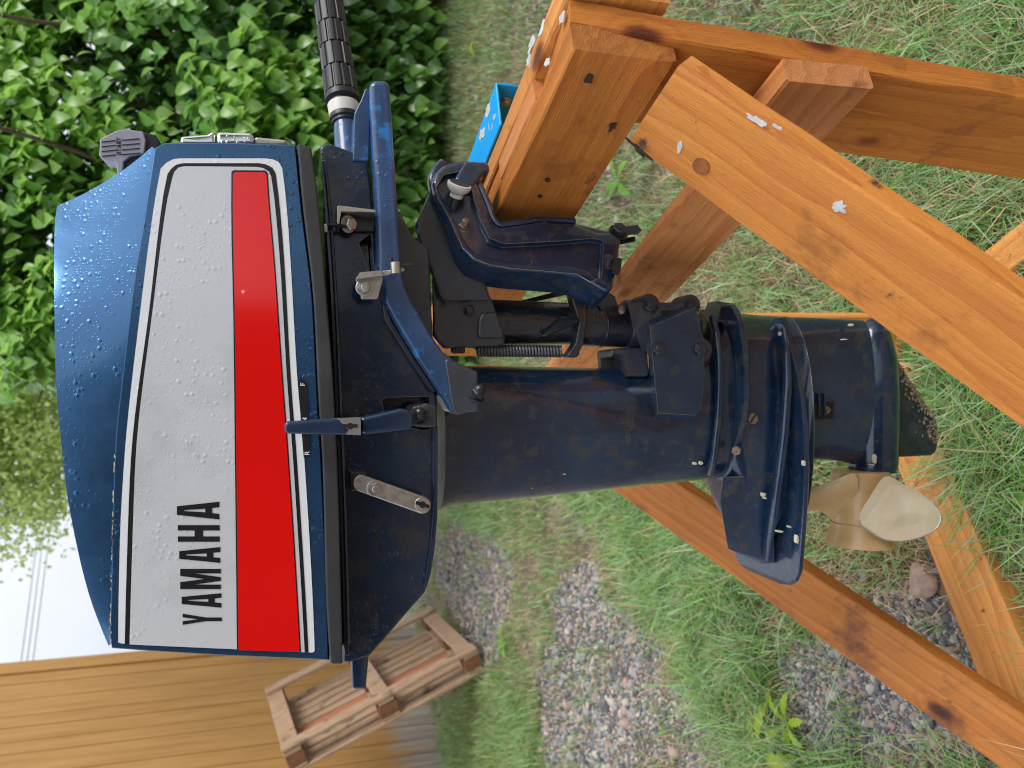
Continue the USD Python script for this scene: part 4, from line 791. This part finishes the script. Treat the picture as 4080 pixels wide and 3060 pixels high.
# lower mount cover
mc = obj('mount_cover', cat_([blend([hull([at(x, y, .868) for x, y in pxs('2590,1300 2772,1225 2784,1290 2801,1345 2807,1500 2793,1630 2772,1655 2622,1646 2612,1500 2600,1430')] + [at(x, y, .93) for x, y in pxs('2560,1225 2780,1205 2800,1280 2812,1500 2798,1660 2752,1692 2705,1708 2590,1698 2580,1500')])], .005, 6)]), 'navy_paint', motor, smooth=30)
obj('cover_shoulder', blend([hull([at(x, y, d) for x, y in pxs('2500,1205 2775,1207 2782,1260 2600,1400 2560,1400 2520,1300') for d in (.885, .98)])], .006, 6), 'dark_paint', mc, smooth=40)
for q, d in (((2588, 1222), .888), ((2752, 1224), .888), ((2618, 1392), .872), ((2783, 1392), .872)): hexbolt(at(*q, d), (.12, -1, .15), .0088, .010, mc, 'dark_steel')
for q in ((2588, 1214), (2752, 1216)): obj('lug', lathe([(0, .0145), (.03, .0145)], at(*q, .89), (0, 1, 0), 28), 'dark_paint', mc)
obj('pocket', decal(list(pxs('2636,1238 2665,1236 2695,1250 2716,1296 2655,1298 2643,1270')), .8835, .002), 'dark_hole', mc)
for q in ((2628, 1392), (2790, 1395)): obj('counterbore', lathe([(-.0008, .0165), (.004, .0165)], at(*q, .8705), (0, 1, 0), 28), 'dark_paint', mc)
ex = man(slab(pxs('2432,1392 2470,1386 2580,1386 2590,1500 2440,1500'), .905, .05, .004, 6)) - man(slab(list(pxs('2458,1520 2460,1470 2478,1428 2506,1404 2534,1404 2556,1428 2566,1520')), .86, .08, .0005, 2))
obj('mount_bridge', tri(ex), 'grey_navy', mc, smooth=30)

# gearcase
gc = obj('gearcase', cat_([tower([(2836, 1238, 1912, .060, 2.4), (2850, 1232, 1938, .062, 2.4), (2872, 1236, 1990, .062, 2.5), (2900, 1246, 2060, .061, 2.6), (2990, 1255, 2100, .058, 2.6), (3060, 1258, 2140, .056, 2.5), (3100, 1260, 2150, .060, 2.3), (3120, 1260, 2160, .070, 2.2)]),
     hull([at(x, y, YM + s * d) for x, y, d in ((2868, 2000, .045), (2900, 2185, .022), (2942, 2206, .02), (3040, 2246, .018), (3085, 2240, .03), (2880, 1900, .05), (3080, 1900, .055)) for s in (-1, 1)])]), 'navy_paint', motor)
def plate(pts, zpx, y, thick, ypl):
    z0 = at(zpx[0], zpx[1], ypl)[2]; P = np.array([ground(a, b, z0)[:2] for a, b in pts]); near = P[P[:, 1] <= YM + 1e-6]; 
    P = Polygon(list(map(tuple, near)) + [(x, 2 * YM - y_) for x, y_ in near[::-1]]).buffer(0)
    P = P.buffer(-.004).buffer(.004); c = np.array(P.exterior.coords)[:-1]
    if not Polygon(c).exterior.is_ccw: c = c[::-1]
    r = []
    for b, dz in ((.003, 0), (.0008, -.001), (0, -.003), (0, -thick + .003), (.003, -thick)):
        q = inset(c, b); r.append(np.c_[q, np.full(len(q), z0 + dz)])
    return loft(r, c)
pp = list(map(tuple, smoothline(pxs('3118,1262 3145,1375 3175,1500 3195,1625 3205,1750 3208,1850 3205,1950 3200,2050 3189,2200 3182,2280'), 40))) + pxs('3166,2316 3140,2332 3105,2328')
obj('anti_ventilation_plate', plate(pp, (3208, 1850), 0, .009, .855), 'navy_paint', gc)
z1 = at(2962, 1500, .872)[2]
sp = list(map(tuple, smoothline(pxs('2905,1212 2925,1240 2948,1330 2962,1450 2962,1560 2950,1680 2922,1782 2882,1862 2847,1908'), 30)))
obj('spray_ridge', plate(sp, (2962, 1500), 0, .012, .872), 'navy_paint', gc)
obj('nose', blend([hull([at(x, y, YM + s * d) for x, y, d in ((2802, 1250, .03), (2820, 1206, .012), (2860, 1200, .014), (2920, 1210, .012), (2948, 1262, .03), (2830, 1290, .045)) for s in (-1, 1)])], .004, 14), 'navy_paint', gc, smooth=True)
seam = smoothline([at(2838 + k[0], k[1], .89 + .02 * abs(k[1] - 1560) / 500) for k in ((72, 1430), (67, 1600), (47, 1750), (22, 1850), (-8, 1910))], 24)
obj('plate_rib', tube(smoothline([at(x, y, d) for x, y, d in ((3122, 1290, .907), (3134, 1400, .884), (3137, 1550, .878), (3127, 1700, .878), (3110, 1850, .881), (3090, 2000, .888), (3070, 2130, .900), (3058, 2230, .912))], 40), np.r_[np.linspace(.002, .0065, 12), np.full(20, .0065), np.linspace(.0065, .003, 8)], 14), 'navy_paint', gc)
obj('flange_rib', tube(smoothline([at(x, y, d) for x, y, d in ((2838, 1262, .905), (2858, 1360, .890), (2867, 1500, .886), (2862, 1650, .886), (2848, 1790, .890), (2830, 1890, .90))], 40), .005, 12), 'navy_paint', gc)
sk = obj('strut', tower([(3112, 1262, 1835, .036, 2.2), (3200, 1264, 1832, .033, 2.2), (3300, 1268, 1832, .030, 2.2), (3370, 1272, 1842, .030, 2.2), (3430, 1275, 1860, .030, 2.2)]), 'navy_paint', gc)
tz = at(3476, 1600, YM); xs = [at(3476, y, YM)[0] for y in (1268, 1290, 1330, 1420, 1560, 1700, 1800, 1850, 1878)]
tor = obj('torpedo', lathe([(xs[0] - x, r) for x, r in zip(xs, (.003, .016, .026, .0345, .038, .038, .0372, .0362, .0345))] + [(xs[0] - xs[-1] - .001, .028)], (xs[0], YM, tz[2]), (-1, 0, 0), 44), 'navy_paint', gc, smooth=40)
obj('skeg', slab(pxs('3500,1300 3515,1306 3560,1402 3650,1545 3700,1620 3737,1690 3743,1750 3736,1796 3716,1816 3545,1824 3500,1820'), YM - .007, .014, .004, 8), 'dark_paint', gc)
tag(obj('mud_crust', cat_([trimesh.Trimesh(i_.vertices * rng.uniform(.4, 1.6, 3) * .0019 + at(q[0] - rng.exponential(16) - 2, q[1] + rng.uniform(-10, 10), YM - .0072), i_.faces) for i_ in [trimesh.creation.icosphere(1)] for q in smoothline(pxs('3500,1310 3560,1410 3650,1553 3700,1628 3735,1700 3736,1760'), 330)]), 'mud', gc, smooth=False), kind='stuff')
ik = obj('water_intake', slab(pxs('3206,1608 3325,1602 3322,1670 3210,1672'), YM - .0368, .006, .001, 2), 'dark_hole', gc)
for x in (3218, 3242, 3266, 3290): obj('intake_bar', slab(pxs('%d,1566 %d,1566 %d,1660 %d,1660' % (x - 4, x + 4, x + 3, x - 3)), YM - .0392, .008, .0015, 1), 'navy_paint', ik)
for q, y_, r in (((3000, 1668), .888, .0075), ((3186, 1484), .917, .0075), ((3296, 1634), .914, .005)): 
    o_ = obj('slotted_screw', lathe([(-.001, r), (.001, r), (.0016, r * .85)], at(*q, y_), (0, -1, 0), 22), 'rusty_steel', gc)
    obj('slot', box(at(*q, y_ - .0016), (r * 1.7, .0012, r * .25), np.array([[.8, 0, .6], [0, 1, 0], [-.6, 0, .8]])), 'dark_hole', o_)
hexbolt(at(2930, 1795, .885), (0, -1, .3), .0065, .006, gc, 'rusty_steel', washer=False)
# worn spots down to primer
for (x, y, d, w, h) in ((2770, 1848, .893, 10, 8), (2795, 1846, .893, 9, 10), (3045, 1970, .888, 12, 14), (3050, 1985, .888, 8, 6), (3015, 2135, .93, 6, 22), (3110, 2118, .87, 18, 6), (3148, 2100, .87, 8, 5), (3178, 2150, .8545, 6, 22), (3490, 1830, .915, 6, 24), (3478, 1852, .916, 14, 4), (3395, 1295, .921, 10, 8), (3370, 1352, .918, 18, 4), (3207, 1845, .8538, 4, 24), (3178, 2285, .88, 6, 10), (3112, 1330, .885, 4, 10), (2250, 1890, .895, 8, 4), (2120, 1945, .905, 6, 3)):
    p_ = at(x, y, d - .001); k = 1 / FPX; P = [at(x + .75 * w * math.cos(t) * rng.uniform(.35, 1.15), y + .8 * h * math.sin(t) * rng.uniform(.35, 1.15), d) for t in np.linspace(0, 6.28, 11)[:-1]]
    obj('paint_chip', hull([q + np.array([0, s, 0]) for q in P for s in (-.0003, .006)]), 'chip', gc)

# propeller
hz = at(3428, 1980, YM)[2]; hx = [at(3428, y, YM)[0] for y in (1872, 1890, 1990, 2080, 2100, 2165)]
prop = obj('propeller', lathe([(0, .036), (.001, .0415)] + [(hx[0] - x, r) for x, r in zip(hx[1:], (.0425, .0425, .0425, .044, .052))] + [(hx[0] - hx[-1] + .0005, .050), (hx[0] - hx[-1] - .02, .040)], (hx[0], YM, hz), (-1, 0, 0), 48), 'prop_paint', motor, smooth=40)
def closed(p, n=90):
    from scipy.interpolate import CubicSpline
    p = np.asarray(p, float); p = np.vstack([p, p[:1]]); t = np.r_[0, np.cumsum(np.linalg.norm(np.diff(p, axis=0), axis=1) ** .6)]
    return CubicSpline(t, p, bc_type='periodic')(np.linspace(0, t[-1], n, endpoint=False))
def blade(px, depth, bend, name='blade', th=.005):
    """A blade: an outline in its own plane, cupped, tapering to the edge. depth(px, py) gives how far it stands off."""
    c = closed(px); P = Polygon(c); cen = np.array(P.representative_point().coords[0]); n = len(c); top_, bot_ = [], []
    v, f = [], []
    for side in (-1, 1):
        base = len(v)
        for k in range(5):
            s = 1 - k / 4.0
            for q in c:
                w = cen + (q - cen) * s; t = th * math.sqrt(max(0, 1 - s ** 3)) + .0008
                v.append(at(w[0], w[1], depth(*w) + bend * s * s) + np.array([0, side * t * .5, 0]))
        for k in range(4):
            for i in range(n):
                j = (i + 1) % n; a, b, c_, d = base + k * n + i, base + k * n + j, base + (k + 1) * n + j, base + (k + 1) * n + i
                f += [(a, b, c_), (a, c_, d)]
    for i in range(n):
        j = (i + 1) % n; f += [(i, j, 5 * n + j), (i, 5 * n + j, 5 * n + i)]
    return fix(trimesh.Trimesh(v, f))
rimA = None
obj('blade', blade(c2('1665,695 1760,738 1880,800 2010,885 2085,975 2092,1055 2035,1130 1910,1190 1750,1215 1610,1185 1520,1125 1462,1085 1452,1005 1540,850', 2700, 1550), lambda x, y: .886 + (3560 - x) * .00004 + (y - 2000) * .00005, -.003, th=.006), 'prop_blade', prop, smooth=40)
obj('blade', blade(c2('1410,675 1340,690 1200,745 1030,808 910,855 870,920 920,965 1030,972 1150,982 1215,1030 1310,1060 1420,980 1440,800', 2700, 1550), lambda x, y: .90 + (3400 - x) * .00012 + (y - 1900) * .0003, .004, th=.006), 'prop_paint', prop, smooth=40)
obj('worn_edge', tube([at(x, y, .886 + (3560 - x) * .00004 + (y - 2000) * .00005 - .003) for x, y in closed(c2('1665,695 1760,738 1880,800 2010,885 2085,975 2092,1055 2035,1130 1910,1190 1750,1215 1610,1185 1520,1125 1462,1085 1452,1005 1540,850', 2700, 1550))[22:72]], .0011, 6), 'bare_metal', prop)
obj('hub_ring', tube([np.array([hx[3] - .0005, YM, hz]) + .0437 * np.array([0, math.cos(t), math.sin(t)]) for t in np.linspace(0, 2 * math.pi, 50)], .0009, 6), 'prop_paint', prop)
far = blade(c2('1450,700 1700,720 1850,790 1900,900 1800,1000 1600,1080 1400,1000', 2700, 1550), lambda x, y: 1.03 + (y - 2000) * -.0003, .004, th=.006)
obj('blade', far, 'prop_paint', prop, smooth=40)

# ------------------------------------------------------------------ the wooden stand
stand = thing('motor_stand', 'orange stained sawhorse stand of rough pine planks carrying the boat motor', 'stand', loc=ground(3600, 1450))
def plank(P, Q, wdir, w, t, nsign, m, name='plank', label=None, cut=None, parent=None, seed=0):
    """Rough sawn board. P-Q is one long edge, the wide face runs from it along wdir, the thickness away from that face."""
    P, Q = np.asarray(P, float), np.asarray(Q, float); d = unit(Q - P); L = np.linalg.norm(Q - P)
    wd = np.asarray(wdir, float); wd = unit(wd - d * (wd @ d)); sk = 0.0 if cut is None else (cut @ d) / (cut @ wd); n = np.cross(d, wd) * nsign
    r = np.random.default_rng(seed + int(L * 1e4)); ns = max(2, int(L / .035)); xs_ = np.linspace(0, L, ns); c = .0022
    sec = [(c, 0), (w - c, 0), (w, c), (w, t - c), (w - c, t), (c, t), (0, t - c), (0, c)]
    rings = []
    for i, x in enumerate(xs_):
        R = [(x + sk * y * (1 - x / L) ** 6, y + r.normal(0, .0004), z + r.normal(0, .0002)) for y, z in sec]; rings.append(np.array(R))
    mesh = loft(rings, np.array(sec)); 
    if np.linalg.det(np.stack([d, wd, n], 1)) < 0: 
        mesh.vertices[:, 1] *= -1; mesh.vertices[:, 1] += 0; wd = -wd; mesh.invert()
    X = np.eye(4); X[:3, :3] = np.stack([d, wd, n], 1); X[:3, 3] = P
    if np.linalg.det(X[:3, :3]) < 0: raise ValueError('mirrored')
    return obj(name, mesh, m, parent or stand, smooth=False, xf=X, label=label)
P0 = at(2285, 196, .641); HB, TB = .105, .0302; Z = np.array([0, 0, 1.0])
aft = plank(P0, P0 + A_ * .80, -Z, HB, TB, 1 if np.cross(A_, -Z) @ F_ > 0 else -1, 'pine_1', label='dark knotty inner board of the stand\'s top beam', seed=1)
tb = lambda k, s: P0 + F_ * (TB + .0006) * k + A_ * s
ns_ = 1 if np.cross(A_, -Z) @ F_ > 0 else -1
plank(tb(1, .112), tb(1, .26), -Z, HB, TB, ns_, 'pine_4', name='filler_block')
plank(tb(1, .262) + Z * -.004, tb(1, .80) + Z * -.004, -Z, HB, TB, ns_, 'pine_0', name='filler_block')
plank(tb(2, -.01), tb(2, .80), -Z, HB, TB, ns_, 'pine_2', seed=3)
l1b = at(4080, 394, .60)
l1 = plank(tb(1, .001) - Z * .001, l1b + (l1b - tb(1, .001)) * .9, A_, .122, TB, 1 if np.cross(unit(l1b - tb(1, .001)), A_) @ F_ > 0 else -1, 'pine_3', name='leg', seed=4)
q0, q1 = at(2700, 266, .595), at(4080, 1199, .445)
l2 = plank(q0, q0 + (q1 - q0) * 1.7, A_, .108, .024, 1 if np.cross(unit(q1 - q0), A_) @ FW > 0 else -1, 'pine_0', name='leg', label='broad diagonal brace of the stand with a dark round knot', cut=A_, seed=5)
c0, c1 = at(3137, 322, .605), at(2453, 1167, 1.043); cd = unit(c1 - c0)
cm = plank(c0, c0 + cd * .95, -Z, .0965, .027, 1 if np.cross(cd, -Z) @ F_ > 0 else -1, 'pine_4', name='cross_rail', seed=6)
def imgdir(dx, dy, away=0.0): return unit(UP * (-dx) + RT * (-dy) + FW * away)
q0, q1 = at(3233, 2283, 1.15), at(3881, 2718, .95); dd = q1 - q0
l3 = plank(q0 - dd * 1.55, q1 + dd * .42, imgdir(-.57, .82, .75), .108, .032, -1 if np.cross(unit(dd), imgdir(-.57, .82, .75)) @ FW < 0 else 1, 'pine_1', name='leg', seed=7)
q0, q1 = at(3000, 1262, 1.20), at(3540, 1262, 1.16); dd = q1 - q0
l4 = plank(q0 - dd * .8, q1 + dd * .1, imgdir(0, 1, .4), .08, .03, -1 if np.cross(unit(dd), imgdir(0, 1, .4)) @ FW < 0 else 1, 'pine_2', name='leg', seed=8)
zb = .062
r0, r1 = ground(3700, 1680, zb), ground(4080, 2592, zb); bd = unit(r1 - r0); e0 = ground(3668, 2142, zb) - ground(3874, 2142, zb); wv = e0 - bd * (e0 @ bd)
base_b = plank(r0 - bd * .17, r1 + bd * .3, wv, np.linalg.norm(wv), zb, 1 if np.cross(bd, wv)[2] < 0 else -1, 'pine_2', name='base_plank', seed=9)
r0, r1 = ground(3575, 1408, zb - .004), ground(4071, 1040, zb - .004); ad = unit(r1 - r0); e0 = ground(3890, 1024, zb) - ground(3990, 1098, zb); wv = e0 - ad * (e0 @ ad)
base_a = plank(r0 + ad * .0, r1 + ad * .5, wv, np.linalg.norm(wv), zb - .006, 1 if np.cross(ad, wv)[2] < 0 else -1, 'pine_2', name='base_plank', seed=10)
k0, k1, k2 = (ground(*q, .055) for q in ((3964, 2991), (4080, 2991), (3980, 3060))); 
base_c = plank(k0, k0 + (k2 - k0) * 4, k1 - k0, .1, .05, 1 if np.cross(unit(k2 - k0), k1 - k0)[2] < 0 else -1, 'pine_2', name='base_plank', seed=11)

def mark(px, py, rx, ry, host_p, n, m, name, parent, ang=0.0, irr=.15, th=.0008, k=26):
    """A thin irregular patch lying on a face: knot, paint or filler."""
    P = []; g_ = rng.normal(0, 1, 8) * irr; ph = rng.uniform(0, 6.28, 8)
    for t in np.linspace(0, 2 * math.pi, k, endpoint=False):
        q = max(.3, 1 + .55 * sum(g_[m_] * math.cos((m_ + 1) * t + ph[m_]) / (m_ + 1) ** .6 for m_ in range(8))); a, b = rx * math.cos(t) * q, ry * math.sin(t) * q
        P.append(on(px + a * math.cos(ang) - b * math.sin(ang), py + a * math.sin(ang) + b * math.cos(ang), host_p, n))
    n = np.asarray(n); n = n if n @ (C - host_p) > 0 else -n; P = np.array(P)
    Q = P + n * th; cen = P.mean(0)
    v = np.vstack([P - n * .0005, Q, [Q.mean(0)]]); K = len(P); f = []
    for i in range(K):
        j = (i + 1) % K; f += [(i, j, K + j), (i, K + j, K + i), (K + i, K + j, 2 * K)]
    return obj(name, fix(trimesh.Trimesh(v, f)), m, parent, smooth=False)
n2 = np.cross(unit(at(4080, 1199, .445) - at(2700, 266, .595)), A_); h2 = at(2700, 266, .595)
n2 = unit(n2)
for (x, y, a, b, an) in ((2794, 663, 36, 31, .6),): mark(x, y, a, b, h2, n2, 'knot', 'knot', l2, an, .08, .0009)
for (x, y, a, b, an) in ((2709, 583, 10, 24, .2), (3020, 482, 44, 10, .62), (3345, 823, 28, 22, .3), (3100, 506, 22, 5, .5)): mark(x, y, a, b, h2, n2, 'white_paint', 'paint_spot', l2, an, .4)
for (x, y, a, b, an) in ((2545, 598, 50, 9, .75),): mark(x, y, a, b, h2, n2, 'dark_crack', 'crack', l2, an, .5, .0007)
for (x, y, a, b, an) in ((2345, 312, 22, 13, -.6), (2440, 503, 20, 10, -.9), (2180, 715, 10, 8, 0), (2150, 780, 9, 6, 0)): mark(x, y, a, b, P0, F_, 'dark_crack', 'knot_hole', aft, an, .35, .0013)
for (x, y, a, b, an) in ((2352, 710, 26, 12, -.8),): mark(x, y, a, b, P0, F_, 'knot', 'knot', aft, an, .25, .0009)
for (x, y, a, b, an) in ((2165, 100, 6, 28, .3), (2120, 170, 7, 40, .35), (2110, 240, 8, 26, .1)): mark(x, y, a, b, tb(2, 0), Z, 'white_paint', 'paint_spot', aft, an, .6, .0006)
for (x, y, a, b, an) in ((2236, 80, 8, 24, .3), (2180, 250, 9, 17, .3)): mark(x, y, a, b, tb(1, 0), Z, 'white_paint', 'paint_spot', aft, an, .5, .0006)
for (x, y, a, b) in ((3917, 2433, 7, 8),): mark(x, y, a, b, np.array([0, 0, zb]), Z, 'knot', 'knot', base_b, 0, .3, .0006)
# bright blue channel iron bolted along the front of the beam
s0 = min(np.linspace(0, .4, 400), key=lambda s: abs(on(2003, 474, P0, Z)[1] - (P0 + F_ * .0905 + A_ * s)[1]))
q0 = P0 + F_ * .0922 + A_ * s0 + Z * .002
R_ = np.stack([A_, F_, Z], 1)
br = obj('metal_bracket', cat_([box(q0 + A_ * .14 + F_ * .031, (.28, .064, .003), R_, .0008), box(q0 + A_ * .14 + F_ * .0615 - Z * .022, (.28, .003, .041), R_, .0008)]), 'blue_bracket', stand, smooth=False, label='bright blue metal channel with flaking paint behind the top beam')
hexbolt(q0 + A_ * .028 + F_ * .0595 - Z * .018, -F_, .006, .006, br, 'steel')
for (x, y, a, b) in ((1945, 440, 9, 24), (1922, 533, 9, 24), (1972, 465, 5, 12)): mark(x, y, a, b, q0 + Z * .0016, Z, 'white_paint', 'bare_patch', br, .2, .3, .0005)
